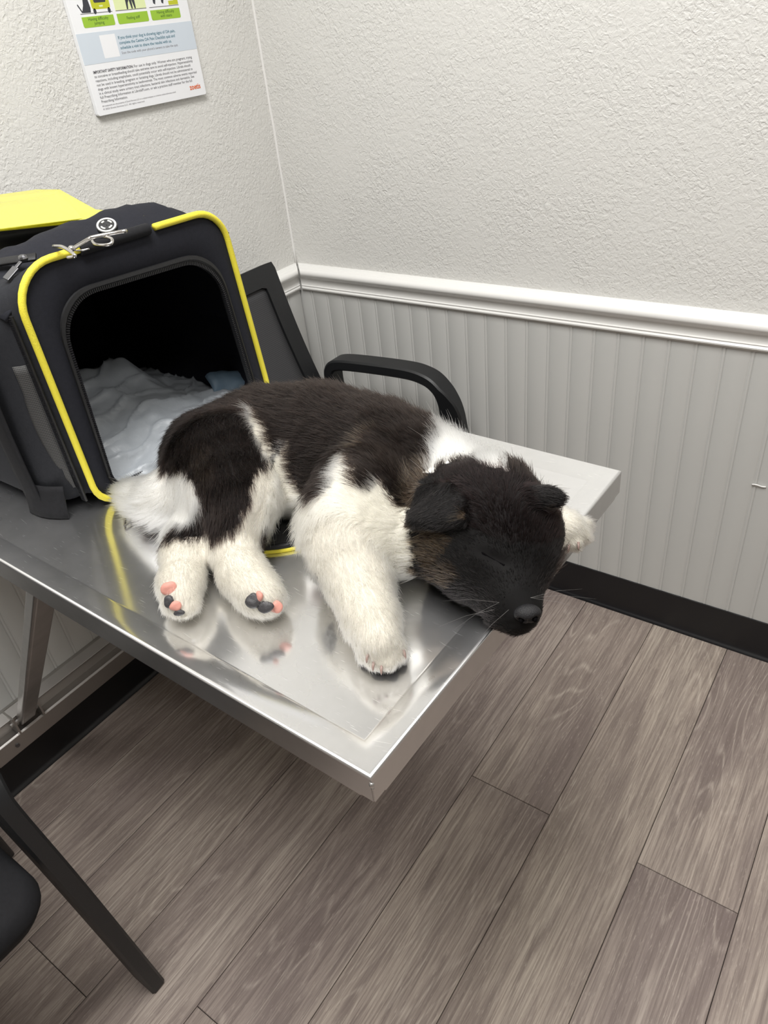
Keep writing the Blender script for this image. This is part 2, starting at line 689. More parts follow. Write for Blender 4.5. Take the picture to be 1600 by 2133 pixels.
# ridge of caulk down the room corner
mb = MB()
mb.tube([(-0.0045 + 0.0010 * noise.noise((0, 0, z_ * 0.6)), 0.0045 + 0.0010 * noise.noise((3, 0, z_ * 0.6)), 0.785 + z_ * 0.04) for z_ in range(44)], 0.0032, 8)
obj('corner_caulk', mb, M['trim'], wall_left, smooth=180)

# chair rail: (out, up) profile
RAILP = [(0.0, 0.79), (0.004, 0.7895), (0.0065, 0.7862), (0.010, 0.7858), (0.0125, 0.7835), (0.0165, 0.783), (0.020, 0.781), (0.0235, 0.7772), (0.0245, 0.772), (0.0235, 0.767),
         (0.019, 0.7625), (0.0135, 0.7595), (0.010, 0.755), (0.0085, 0.749), (0.009, 0.7435), (0.0105, 0.7395), (0.013, 0.7385),
         (0.0135, 0.7375), (0.0115, 0.7355), (0.0125, 0.734), (0.0145, 0.7315), (0.0140, 0.7285), (0.0110, 0.7268), (0.0075, 0.7262), (0.0075, 0.7225), (0.0, 0.7225)]
mb = MB()
mb.loft([[(o, 0.006 - o, z) for o, z in RAILP], [(ROOM_X, 0.006 - o, z) for o, z in RAILP]])
tag(obj('trim_1', mb, M['trim'], smooth=40), 'white moulded chair rail on the wall beside the table end', kind='structure')
mb = MB()
mb.loft([[(-0.006 + o, 0.006 - o, z) for o, z in RAILP], [(-0.006 + o, ROOM_Y, z) for o, z in RAILP]])
tag(obj('trim_2', mb, M['trim'], smooth=40), 'white moulded chair rail behind the carrier', kind='structure')

# cove base
BASEP = [(0.0, 0.1016), (0.0028, 0.1010), (0.0034, 0.098), (0.0034, 0.022), (0.0045, 0.013), (0.008, 0.006), (0.0125, 0.003), (0.0135, 0.0008), (0.0, 0.0003)]
mb = MB()
mb.loft([[(o, -o, z) for o, z in BASEP], [(ROOM_X, -o, z) for o, z in BASEP]])
tag(obj('baseboard_right', mb, M['rubber'], smooth=50), 'black vinyl cove base under the beaded panelling', kind='structure')
mb = MB()
mb.loft([[(o, -o, z) for o, z in BASEP], [(o, ROOM_Y, z) for o, z in BASEP]])
tag(obj('baseboard_left', mb, M['rubber'], smooth=50), 'black vinyl cove base under the table', kind='structure')
# flaked paint on one board
mb = MB()
mb.tube(curve3([(1.1416, -0.0022, 0.4452), (1.150, -0.004, 0.4475), (1.160, -0.003, 0.4455), (1.1675, -0.0022, 0.4462)], 5), 0.0016, 6)
obj('paint_flake', mb, M['trim'], wall_right, smooth=180)

#@TABLE
# ---------------------------------------------------------------- steel table folded down from the left wall
TZ = 0.84
TRAY = 0.833
TA = math.radians(-1.45)
TF = Vector((1.0734, -1.1565))
TL, TWD = 1.055, 0.488


def tp(lx, ly, z):
    """table frame: lx back from the free end, ly across"""
    return (TF.x - lx * math.cos(TA) - ly * math.sin(TA), TF.y - lx * math.sin(TA) + ly * math.cos(TA), z)


table = empty('exam_table', tp(TL, TWD / 2, 0.12))
tag(table, 'stainless steel fold-down exam table with raised rim under the puppy', 'table')
IN = 0.029


def trect(d, z):
    return [tp(d, d, z), tp(TL - d, d, z), tp(TL - d, TWD - d, z), tp(d, TWD - d, z)]


mb = MB()
rings = [trect(0.0028 - 0.0028 * math.cos(t * PI / 12), TZ - 0.0028 + 0.0028 * math.sin(t * PI / 12)) for t in range(0, 8)] + [trect(0.0048, TZ - 0.0003), trect(IN - 0.0022, TRAY + 0.0011), trect(IN - 0.0006, TRAY + 0.0003), trect(IN + 0.0015, TRAY)]
mb.loft(rings, True, False, True)
under = [trect(0.0, TZ - 0.0028), trect(0.0012, TZ - 0.006), trect(IN, TRAY - 0.0025)]
mb.loft(under, True, False, True)
obj('tray_top', mb, M['steel'], table, smooth=32, recalc=False)
SK = 0.0305
for nm, a, b, ins in (('skirt', (0.0, 0.0), (TL, 0.0), 0), ('skirt', (0.0, 0.0), (0.0, TWD), 1), ('skirt', (0.0, TWD), (TL, TWD), 2)):
    mb = MB()
    t = 0.0016
    if ins == 0:
        c = [(0.0016, 0), (TL, 0), (TL, t), (0.0016, t)]
    elif ins == 1:
        c = [(0, 0.0006), (0, TWD - 0.0006), (t, TWD - 0.0006), (t, 0.0006)]
    else:
        c = [(0.0016, TWD), (TL, TWD), (TL, TWD - t), (0.0016, TWD - t)]
    mb.loft([[tp(x, y, TZ - 0.0028) for x, y in c], [tp(x, y, TZ - SK) for x, y in c]])
    # return flange at the foot of the skirt
    w = 0.012
    if ins == 0:
        c2 = [(0.014, 0), (TL, 0), (TL, w), (0.014, w)]
    elif ins == 1:
        c2 = [(0, 0.014), (0, TWD - 0.014), (w, TWD - 0.014), (w, 0.014)]
    else:
        c2 = [(0.014, TWD), (TL, TWD), (TL, TWD - w), (0.014, TWD - w)]
    mb.loft([[tp(x, y, TZ - SK) for x, y in c2], [tp(x, y, TZ - SK - 0.0016) for x, y in c2]])
    obj(nm, mb, M['steel_plain'], table, merge=False)
# weld bead at the free corner
mb = MB()
mb.ellipsoid(tp(0.0008, 0.0008, TZ - 0.0095), (0.0022, 0.0022, 0.003), 10, 6)
mb.ellipsoid(tp(0.0006, 0.0010, TZ - 0.014), (0.0014, 0.0014, 0.002), 8, 5)
obj('weld_bead', mb, M['steel_plain'], table, smooth=180)
# wall channel low on the wall and the two folding struts
mb = MB()
chy0, chy1 = -1.155, -0.66
prof = [(0.0, 0.112), (0.036, 0.112), (0.036, 0.152), (0.032, 0.155), (0.012, 0.155), (0.012, 0.190), (0.030, 0.192), (0.032, 0.196), (0.010, 0.205), (0.0, 0.205)]
mb.loft([[(x, chy0, z) for x, z in prof], [(x, chy1, z) for x, z in prof]])
obj('wall_channel', mb, M['steel_dull'], table, bevel=0.001)
for ly, y0 in ((0.03, -1.065), (TWD - 0.03, -0.715)):
    mb = MB()
    top = Vector(tp(0.505, ly, TZ - 0.028))
    mb.tube([(0.030, y0, 0.176), top], 0, flat=(0.036, 0.020, (0.76, 0.0, -0.65)))
    st = obj('strut', mb, M['steel_plain'], table, bevel=0.001)
    mb = MB()
    mb.box((0.008, y0 - 0.030, 0.158), (0.046, y0 - 0.026, 0.205))
    mb.box((0.008, y0 + 0.026, 0.158), (0.046, y0 + 0.030, 0.205))
    mb.box((0.006, y0 - 0.030, 0.156), (0.010, y0 + 0.030, 0.207))
    mb.tube([(0.030, y0 - 0.034, 0.180), (0.030, y0 + 0.034, 0.180)], 0.005, 8)
    obj('pivot_bracket', mb, M['steel_dull'], table, merge=False)
mb = MB()
mb.tube([(0.036, -1.107, 0.133), (0.0385, -1.107, 0.133)], 0.0045, 10)
obj('screw', mb, M['dark_metal'], table)

#@CHAIR
# ---------------------------------------------------------------- armchairs along the left wall


def make_chair(dy, label):
    t = empty('office_armchair', (0.33, -0.387 + dy, 0.0))
    tag(t, label, 'chair', 'black armchairs along the wall')
    YR, YL = -0.152, -0.622          # arm planes
    S = lambda pts: [(x, y + dy, z) for x, y, z in pts]

    def legbar(ysgn, yarm):
        # front leg, arm and rear upright in one bent flat bar
        sp = 0.036 * ysgn
        arc = [(0.552, yarm + sp, 0.004), (0.553, yarm + sp * 0.35, 0.35), (0.540, yarm, 0.53), (0.526, yarm, 0.585), (0.502, yarm, 0.616), (0.470, yarm, 0.630), (0.42, yarm, 0.634), (0.30, yarm, 0.628), (0.236, yarm, 0.621), (0.212, yarm, 0.608), (0.204, yarm, 0.58), (0.208, yarm, 0.50), (0.205, yarm, 0.42)]
        return arc
    for ys, ya in ((1, YR), (-1, YL)):
        mb = MB()
        path = curve3(S(legbar(ys, ya)), 6)
        # width across the bend: bar lies flat on the arm
        mb.tube(path, 0, flat=(0.022, 0.040, (0, 1, 0), False)) if False else None
        P = [Vector(p) for p in path]
        rings = []
        for i, p in enumerate(P):
            tg = (P[min(i + 1, len(P) - 1)] - P[max(i - 1, 0)]).normalized()
            side = Vector((0, 1, 0))
            side = (side - tg * side.dot(tg)).normalized()
            nr = tg.cross(side)
            f = i / (len(P) - 1)
            leg = max(0.0, min(1.0, (0.30 - f) / 0.12))
            w = 0.048 * (1 - leg) + 0.026 * leg
            h = 0.026 * (1 - leg) + 0.056 * leg
            c = 0.004
            rings.append([p + side * a + nr * b for a, b in ((-w / 2, -h / 2 + c), (-w / 2 + c, -h / 2), (w / 2 - c, -h / 2), (w / 2, -h / 2 + c), (w / 2, h / 2 - c), (w / 2 - c, h / 2), (-w / 2 + c, h / 2), (-w / 2, h / 2 - c))])
        mb.loft(rings)
        obj('arm_and_front_leg', mb, M['black_plastic'], t, smooth=35)
        mb = MB()
        mb.tube(S([(0.235, ya, 0.42), (0.12, ya + 0.03 * ys, 0.004)]), 0, flat=(0.022, 0.036, (1, 0, 0)))
        obj('rear_leg', mb, M['black_plastic'], t, bevel=0.003)
    # seat with soft rounded edges
    mb = MB()
    out = rounded([(0.16, YL + 0.02), (0.625, YL + 0.02), (0.625, YR - 0.02), (0.16, YR - 0.02)], [0.03, 0.05, 0.05, 0.03], 6)
    cx, cy = 0.38, (YL + YR) / 2
    rg = []
    for z, s in ((0.405, 0.90), (0.41, 0.965), (0.425, 0.995), (0.445, 1.0), (0.46, 0.985), (0.468, 0.95), (0.473, 0.85), (0.474, 0.5)):
        rg.append([(cx + (x - cx) * s, cy + (y - cy) * s + dy, z - (0.012 if x > 0.55 and z > 0.44 else 0)) for x, y in out])
    mb.loft(rg)
    obj('seat', mb, M['black_fabric'], t, smooth=60)
    # tilted back: frame and net panel
    B0, B1 = Vector((0.206, 0, 0.47)), Vector((0.080, 0, 0.852))

    def bk(y, u, o=0.0):
        n_ = Vector((0.95, 0, 0.31))
        p = B0.lerp(B1, u) + n_ * (o - 0.018 * math.sin(PI * u) * 0.6)
        return (p.x, y + dy, p.z)
    fr = rounded([(YL + 0.012, 0.0), (YR - 0.012, 0.0), (YR - 0.022, 1.0), (YL + 0.022, 1.0)], [0.02, 0.02, 0.012, 0.012], 4)
    inn = rounded([(YL + 0.055, 0.10), (YR - 0.055, 0.10), (YR - 0.066, 0.89), (YL + 0.066, 0.89)], [0.02, 0.02, 0.02, 0.02], 4)
    fr = resample([(a, b * 0.4) for a, b in fr], 96)
    inn = resample([(a, b * 0.4) for a, b in inn], 96)
    mb = MB()
    mb.loft([[bk(p.x, p.y / 0.4, 0.011) for p in inn], [bk(p.x, p.y / 0.4, 0.012) for p in fr], [bk(p.x, p.y / 0.4, -0.012) for p in fr], [bk(p.x, p.y / 0.4, -0.011) for p in inn], [bk(p.x, p.y / 0.4, 0.011) for p in inn]], True, False, False)
    obj('back_frame', mb, M['black_plastic'], t, smooth=40)
    mb = MB()
    mb.grid(12, 12, lambda u, v: bk(YL + 0.05 + (YR - YL - 0.10) * u, 0.08 + 0.83 * v, 0.002))
    obj('back_net', mb, M['mesh_back'], t, smooth=180, solid=0.002)
    mb = MB()
    mb.tube(S([(0.205, YL, 0.42), (0.205, YR, 0.42)]), 0.011, 8)
    obj('cross_rail', mb, M['black_plastic'], t, smooth=40)
    return t


make_chair(0.0, 'black net-back armchair in the room corner behind the puppy')
make_chair(-1.121, 'black armchair at the lower left edge, only leg and seat corner in view')

#@POSTER
# ---------------------------------------------------------------- poster on the left wall
PY0, PY1, PZ0, PZ1 = -0.4605, -0.187, 1.1935, 1.62
poster = empty('wall_poster', (0, (PY0 + PY1) / 2, PZ0))
tag(poster, 'white dog health poster with green captions on the left wall', 'poster')
mb = MB()
o2 = rounded([(PY0, PZ0), (PY1, PZ0), (PY1, PZ1), (PY0, PZ1)], 0.004, 4)
mb.loft([[(-0.0052, y, z) for y, z in o2], [(0.0035, y, z) for y, z in o2]])
obj('board', mb, M['paper'], poster, bevel=0.0006)
PX = 0.0037


def flat_poly(name, pts, mat, parent, lift=0.0):
    mb = MB()
    mb.loft([[(PX - 0.0002, y, z) for y, z in pts], [(PX + 0.00006 + lift, y, z) for y, z in pts]])
    return obj(name, mb, M[mat], parent)


def text_line(body, y, z, size, mat, parent, width=None, align='LEFT', bold=0.0, name='print_line'):
    cu = bpy.data.curves.new('txt', 'FONT')
    cu.body = body
    cu.size = size
    cu.align_x = align
    cu.offset = bold
    cu.resolution_u = 2
    ob = bpy.data.objects.new('txt', cu)
    COL.objects.link(ob)
    dg = bpy.context.evaluated_depsgraph_get()
    dg.update()
    me = bpy.data.meshes.new_from_object(ob.evaluated_get(dg))
    bpy.data.objects.remove(ob)
    xs = [v.co.x for v in me.vertices]
    sx = 1.0
    if width and xs:
        sx = width / (max(xs) - min(xs))
    base = ORIGIN[parent]
    for v in me.vertices:
        a, b = v.co.x * sx, v.co.y
        v.co = Vector((PX + 0.0002, y + a, z + b)) - base
    me.name = name
    me.materials.append(M[mat])
    o = bpy.data.objects.new(name, me)
    COL.objects.link(o)
    o.parent = parent
    ORIGIN[o] = base
    return o


flat_poly('blue_band', [(PY0 + 0.0005, 1.2738), (PY1 - 0.0005, 1.2738), (PY1 - 0.0005, 1.3205), (PY0 + 0.0005, 1.3205)], 'ink_band', poster)
flat_poly('code_patch', [(-0.4130, 1.2800), (-0.3785, 1.2800), (-0.3785, 1.3150), (-0.4130, 1.3150)], 'paper', poster, 0.00005)
caps = [((-0.4388, -0.3706), ['Having difficulty', 'jumping']), ((-0.3630, -0.2918), ['Feeling stiff']), ((-0.2845, -0.2120), ['Having difficulty', 'with stairs'])]
for (a, b), lines in caps:
    cp = flat_poly('caption_block', rounded([(a, 1.3278), (b, 1.3278), (b, 1.3436), (a, 1.3436)], [0.003, 0.003, 0.0004, 0.0004], 4), 'ink_green', poster)
    for i, s in enumerate(lines):
        zz = 1.3338 if len(lines) == 1 else 1.3375 - 0.0062 * i
        text_line(s, (a + b) / 2, zz, 0.0068, 'ink_dgreen', poster, align='CENTER')
    flat_poly('picture', [(a, 1.3480), (b, 1.3480), (b, 1.400), (a, 1.400)], 'ink_lgreen' if 'Feeling' in lines[0] else 'paper', poster, 0.00003)
    flat_poly('ground_line', [(a, 1.3478), (b, 1.3478), (b, 1.3486), (a, 1.3486)], 'ink', poster, 0.00008)


def blob(cy, cz, ry, rz, n=16, rot=0.0):
    return [(cy + ry * math.cos(2 * PI * i / n) * math.cos(rot) - rz * math.sin(2 * PI * i / n) * math.sin(rot), cz + ry * math.cos(2 * PI * i / n) * math.sin(rot) + rz * math.sin(2 * PI * i / n) * math.cos(rot)) for i in range(n)]


# first picture: a sitting dark dog beside a car
flat_poly('dog_drawing', [(-0.4305, 1.3493), (-0.4165, 1.3490), (-0.4150, 1.3560), (-0.4170, 1.3700), (-0.4145, 1.3770), (-0.4175, 1.3830), (-0.4235, 1.3815), (-0.4265, 1.3720), (-0.4290, 1.3600), (-0.4335, 1.3520), (-0.4395, 1.3625), (-0.4410, 1.3610), (-0.4350, 1.3495)], 'ink_black', poster, 0.0001)
flat_poly('car_drawing', rounded([(-0.4120, 1.3530), (-0.3725, 1.3530), (-0.3725, 1.3810), (-0.4120, 1.3810)], 0.004, 4), 'ink_yellow', poster, 0.0001)
flat_poly('car_window', rounded([(-0.4050, 1.3625), (-0.3800, 1.3625), (-0.3780, 1.3800), (-0.4070, 1.3800)], 0.002, 3), 'ink_black', poster, 0.00016)
flat_poly('number_plate', [(-0.3960, 1.3562), (-0.3880, 1.3562), (-0.3880, 1.3586), (-0.3960, 1.3586)], 'ink_lgreen', poster, 0.00016)
for yy in (-0.4075, -0.3765):
    flat_poly('car_wheel', blob(yy, 1.3505, 0.0032, 0.0042), 'ink_black', poster, 0.0001)
# second picture: legs of a standing dog
flat_poly('dog_legs_drawing', [(-0.3370, 1.3490), (-0.3340, 1.3490), (-0.3320, 1.3580), (-0.3285, 1.3630), (-0.3260, 1.3490), (-0.3232, 1.3490), (-0.3225, 1.3630), (-0.3190, 1.3490), (-0.3162, 1.3490), (-0.3155, 1.3700), (-0.3140, 1.3850), (-0.3370, 1.3850), (-0.3365, 1.3650)], 'ink_black', poster, 0.0001)
# third picture: two hind legs and a step
for yy in (-0.2680, -0.2480):
    flat_poly('leg_drawing', [(yy - 0.005, 1.3540), (yy - 0.001, 1.3520), (yy + 0.002, 1.3600), (yy + 0.007, 1.3585), (yy + 0.010, 1.3610), (yy + 0.006, 1.3700), (yy + 0.002, 1.3830), (yy - 0.006, 1.3830), (yy - 0.005, 1.3650)], 'ink_black', poster, 0.0001)
flat_poly('step_drawing', [(-0.2360, 1.3492), (-0.2122, 1.3492), (-0.2122, 1.3700), (-0.2230, 1.3700), (-0.2230, 1.3560), (-0.2360, 1.3560)], 'ink_yellow', poster, 0.0001)
for i, s in enumerate(['If you think your dog is showing signs of OA pain,', 'complete the Canine OA Pain Checklist quiz and', 'schedule a visit to share the results with us.']):
    text_line(s, -0.3735, 1.3058 - 0.0078 * i, 0.0068, 'ink_blue', poster, width=(0.138, 0.135, 0.124)[i], bold=0.0001)
text_line("Scan the code with your phone's camera to take the quiz.", -0.3735, 1.2828, 0.0056, 'ink_grey', poster, width=0.138)
text_line('IMPORTANT SAFETY INFORMATION:', -0.4465, 1.2595, 0.0062, 'ink', poster, width=0.0905, bold=0.00016)
text_line('For use in dogs only. Women who are pregnant, trying', -0.3540, 1.2595, 0.0062, 'ink', poster, width=0.147)
for i, (s, w) in enumerate([('to conceive or breastfeeding should take extreme care to avoid self-injection. Hypersensitivity', 0.240),
                            ('reactions, including anaphylaxis, could potentially occur with self-injection. Librela should', 0.231),
                            ('not be used in breeding, pregnant or lactating dogs. Librela should not be administered to', 0.235),
                            ('dogs with known hypersensitivity to bedinvetmab. The most common adverse events reported', 0.244),
                            ('in a clinical study were urinary tract infections, bacterial skin infections and dermatitis. See', 0.235),
                            ('full Prescribing Information at LibrelaPI.com, or ask a practice staff member for the full', 0.2275),
                            ('Prescribing Information.', 0.0600)]):
    text_line(s, -0.4465, 1.2595 - 0.0066 * (i + 1), 0.0061, 'ink', poster, width=w)
text_line('All trademarks are the property of Zoetis Services LLC or a related company or a licensor unless otherwise noted.', -0.4470, 1.2070, 0.0036, 'ink_grey', poster, width=0.180)
text_line('\u00a9 2023 Zoetis Services LLC. All rights reserved.', -0.4470, 1.2020, 0.0036, 'ink_grey', poster, width=0.098)
text_line('zoetis', -0.2290, 1.2065, 0.0130, 'ink_orange', poster, width=0.0295, bold=0.0003)

#@BAG
# ---------------------------------------------------------------- soft pet carrier
XF = 0.553
bag = empty('pet_carrier', (0.33, -0.855, TRAY))
tag(bag, 'black soft pet carrier with yellow piping and open front on the table', 'pet carrier')
NB = 128
outer = resample(rounded([(-1.012, 0.8345), (-0.694, 0.8345), (-0.716, 1.119), (-1.015, 1.129)], [0.032, 0.032, 0.045, 0.048], 8), NB)
inner = resample(rounded([(-0.987, 0.846), (-0.720, 0.846), (-0.741, 1.070), (-0.978, 1.086)], [0.020, 0.020, 0.062, 0.050], 8), NB)


def align(a, b):
    # start both outlines at the lower left corner
    k = min(range(len(b)), key=lambda i: (b[i] - a[0]).length)
    return b[k:] + b[:k]


inner = align(outer, inner)
mb = MB()
rings = []
for s, dx in ((0.0, 0.0), (0.12, 0.0035), (0.5, 0.005), (0.88, 0.0035), (1.0, 0.0)):
    rings.append([(XF - 0.004 + dx, *(outer[i].lerp(inner[i], s))) for i in range(NB)])
back = [[(XF - 0.010, *inner[i]) for i in range(NB)], [(XF - 0.010, *outer[i]) for i in range(NB)]]
mb.loft(rings + back + [rings[0]], True, False, False)
front = obj('front_panel', mb, M['bag'], bag, smooth=60)
# shell: bellied box behind the front panel, open at the front
bodyo = resample(rounded([(-1.052, 0.8345), (-0.664, 0.8345), (-0.672, 1.108), (-1.046, 1.112)], [0.03, 0.03, 0.05, 0.05], 8), NB)
bodyo = align(outer, bodyo)


def sag(p, x):
    y, z = p
    t = max(0.0, (z - 1.02) / 0.09)
    return (x, y, z - 0.006 * t * math.sin((x - 0.10) / 0.45 * PI) + 0.004 * noise.noise((x * 14, y * 14, z * 14)))


mb = MB()
rings = [[(XF - 0.008, *outer[i]) for i in range(NB)],
         [(XF - 0.020, *(outer[i].lerp(bodyo[i], 0.45))) for i in range(NB)],
         [sag(outer[i].lerp(bodyo[i], 0.85), XF - 0.040) for i in range(NB)],
         [sag(bodyo[i], XF - 0.065) for i in range(NB)]]
for k in range(1, 9):
    rings.append([sag(bodyo[i], XF - 0.065 - 0.046 * k) for i in range(NB)])
mb.loft(rings, True, False, True)
body = obj('body', mb, [M['bag_grey']], bag, smooth=60, recalc=False)
# inner lining box
lin = [[(XF - 0.012, *(inner[i].lerp(outer[i], 0.25))) for i in range(NB)]]
bodyi = [Vector(((p.x + 0.858) * 0.955 - 0.858, (p.y - 0.975) * 0.955 + 0.975)) for p in bodyo]
for x in (XF - 0.05, XF - 0.2, XF - 0.42):
    lin.append([(x, *bodyi[i]) for i in range(NB)])
mb = MB()
mb.loft([list(r) for r in lin], True, False, True)
obj('lining', mb, M['bag_in'], bag, smooth=50)
# yellow piping round the front panel, broken by the clip tab
pip = [(XF + 0.0005, p.x, p.y) for p in outer]
tabc = min(range(NB), key=lambda i: (Vector((outer[i].x, outer[i].y)) - Vector((-0.878, 1.124))).length)
path = [pip[(tabc + 6 + k) % NB] for k in range(NB - 11)]
mb = MB()
mb.tube(path, 0.0042, 8)
obj('piping', mb, M['piping'], bag, smooth=180)
# zipper: tape and teeth round the opening
mb = MB()
mb.loft([[(XF + 0.0022, *(inner[i].lerp(outer[i], 0.11))) for i in range(NB)], [(XF + 0.0032, *(inner[i].lerp(outer[i], 0.03))) for i in range(NB)], [(XF - 0.004, *(inner[i].lerp(outer[i], -0.10))) for i in range(NB)], [(XF - 0.010, *(inner[i].lerp(outer[i], -0.02))) for i in range(NB)], [(XF - 0.003, *(inner[i].lerp(outer[i], 0.13))) for i in range(NB)], [(XF + 0.0022, *(inner[i].lerp(outer[i], 0.11))) for i in range(NB)]], True, False, False)
zt = obj('zipper_tape', mb, M['zip'], bag, smooth=50)
mb = MB()
ring = resample([(p.lerp(outer[i], -0.06)) for i, p in enumerate(inner)], 330)
for i in range(330):
    a, b = ring[i], ring[(i + 1) % 330]
    tg = (b - a).normalized()
    nr = Vector((-tg.y, tg.x))
    c = [a + tg * s * 0.0009 + nr * q * 0.0022 for s, q in ((-1, -1), (1, -1), (1, 1), (-1, 1))]
    mb.loft([[(XF - 0.003, *q) for q in c], [(XF + 0.001, *q) for q in c]])
obj('zipper_teeth', mb, M['zip_teeth'], zt, merge=False, stuff=True)
# gusset on the visible side: net panel, expansion zipper, webbing strap


def side_pt(x, z, off=0.0):
    """left flank of the carrier between the front panel and the belly"""
    t = min(1.0, max(0.0, (XF - 0.008 - x) / 0.057))
    t = t * (2 - t) if t < 1 else 1.0
    yo = -1.0125 - 0.002 * (z - 0.834) / 0.28
    yb = -1.050
    return (x, yo + (yb - yo) * t - off, z)


mb = MB()
mb.grid(6, 16, lambda u, v: side_pt(XF - 0.012 - (0.002 + 0.011 * math.sin(min(1.0, v * 1.25) * PI * 0.72)) * u - 0.004, 0.868 + 0.160 * v, 0.0022 + 0.002 * math.sin(PI * v) * math.sin(PI * u)))
obj('net_panel', mb, M['net'], bag, smooth=180, solid=0.001)
mb = MB()
mb.tube([side_pt(XF - 0.013, 0.848 + 0.235 * k / 20, 0.0026) for k in range(21)], 0, flat=(0.010, 0.003, (0, -1, 0)))
zs = obj('side_zipper', mb, M['zip'], bag, smooth=60)
mb = MB()
for k in range(110):
    q = Vector(side_pt(XF - 0.013, 0.850 + 0.23 * k / 109, 0.0042))
    mb.box(q - Vector((0.0025, 0.0008, 0.0006)), q + Vector((0.0025, 0.0012, 0.0006)))
obj('zipper_teeth', mb, M['zip_teeth'], zs, merge=False, stuff=True)
mb = MB()
strap = [(0.497, -1.0585, 0.8355 + 0.001)]
mb.grid(5, 22, lambda u, v: (XF - 0.050 - 0.036 * u + 0.010 * v, -1.0555 - 0.004 * math.sin(PI * v) - 0.0015 * math.sin(PI * u), 0.8350 + 0.262 * v))
obj('strap', mb, M['web'], bag, smooth=180, solid=0.0022)
mb = MB()
mb.grid(6, 6, lambda u, v: (XF - 0.018 - 0.060 * u, -1.030 - 0.0245 * math.sin(min(1, u + 0.25) * PI / 2) - 0.008 * v, 0.8345 + 0.042 * (1 - v)))
obj('corner_patch', mb, M['web'], bag, smooth=180, solid=0.002)
# gathered cloth on top


def top_z(x, y):
    u = (x - 0.10) / 0.44
    hump = 0.030 * math.exp(-((x - 0.470) / 0.045) ** 2) * (0.55 + 0.45 * math.sin((y + 1.02) * 9.0)) * max(0.0, 1 - ((y + 0.855) / 0.185) ** 4)
    return 1.106 + hump + 0.012 * abs(noise.noise((x * 9 + y * 14, y * 30 - x * 12, 8.0))) * math.exp(-((x - 0.45) / 0.07) ** 2) + 0.006 * noise.noise((x * 11, y * 16, 3.1)) * min(1, max(0, (1 - abs(y + 0.857) / 0.19) * 4))


mb = MB()
mb.grid(40, 40, lambda u, v: (0.135 + 0.405 * u, -1.030 + 0.335 * v, top_z(0.135 + 0.405 * u, -1.030 + 0.335 * v) - 0.020 * (abs(2 * v - 1) ** 6) - 0.006 * u ** 8))
obj('top_flap', mb, M['bag'], bag, smooth=180, solid=0.004)
# clip tab on the piping
tab = [outer[(tabc + k) % NB] for k in range(-5, 7)]
mb = MB()
mb.tube([(XF + 0.0002, p.x, p.y) for p in tab], 0.0068, 10)
obj('clip_tab', mb, M['web'], bag, smooth=40, merge=False)
# D ring and swivel snap hook
mb = MB()
dr = (0.5999, -0.9322, 1.1380)
mb.tube(curve3([(0.5675, -0.9182, 1.1360), (0.5842, -0.9270, 1.1340), (0.6007, -0.9282, 1.1340), (0.6080, -0.9229, 1.1350), (0.6022, -0.9172, 1.1380), (0.5864, -0.9173, 1.1390), (0.5675, -0.9182, 1.1360)], 4), 0.0018, 6)
ring_o = obj('d_ring', mb, M['chrome'], bag, smooth=180)
mb = MB()
mb.tube(curve3([(0.6092, -0.9008, 1.1420), (0.5949, -0.9116, 1.1410), (0.5859, -0.9268, 1.1410), (0.5829, -0.9311, 1.1400), (0.5843, -0.9451, 1.1380), (0.5873, -0.9565, 1.1370)], 4), 0.0022, 6)
mb.tube(curve3([(0.5916, -0.9570, 1.1360), (0.6001, -0.9531, 1.1360), (0.6033, -0.9471, 1.1360)], 4), 0.0009, 6)
mb.tube(curve3([(0.5483, -0.9524, 1.1360), (0.5730, -0.9587, 1.1390), (0.5901, -0.9628, 1.1380), (0.6111, -0.9706, 1.1370), (0.6088, -0.9709, 1.1350), (0.6012, -0.9728, 1.1340)], 4), 0.0020, 6)
mb.ellipsoid((0.5890, -0.9579, 1.1380), (0.0036, 0.0036, 0.0034), 10, 6)
obj('snap_hook', mb, M['chrome'], bag, smooth=180, merge=False)
# round emblem
ec = Vector((0.5457, -0.8798, 1.1390))
en = Vector((0.42, -0.30, 0.86)).normalized()
eu = en.cross(Vector((0, 0, 1))).normalized()
ev = en.cross(eu)


def disc(r0, r1, h0, h1, n=28):
    mb = MB()
    rg = []
    for r, h in ((r0, h0), (r1, h0), (r1, h1), (r0, h1)):
        rg.append([ec + eu * r * math.cos(2 * PI * i / n) + ev * r * math.sin(2 * PI * i / n) + en * h for i in range(n)])
    rg.append(rg[0])
    mb.loft(rg, True, False, False)
    return mb


em = obj('emblem', disc(0.0005, 0.0118, -0.004, 0.0, 28), M['zip'], bag, smooth=40)
obj('emblem_ring', disc(0.0088, 0.0108, -0.001, 0.0008), M['white_rubber'], em, smooth=40)
mb = MB()
for a0, a1, r in ((0.3, 1.2, 0.0062), (1.9, 2.7, 0.0058), (3.4, 4.3, 0.0062), (5.0, 5.6, 0.0058)):
    mb.tube([ec + en * 0.0006 + (eu * math.cos(a0 + (a1 - a0) * k / 5) + ev * math.sin(a0 + (a1 - a0) * k / 5)) * r for k in range(6)], 0.0011, 6)
obj('emblem_mark', mb, M['white_rubber'], em, smooth=180, merge=False)
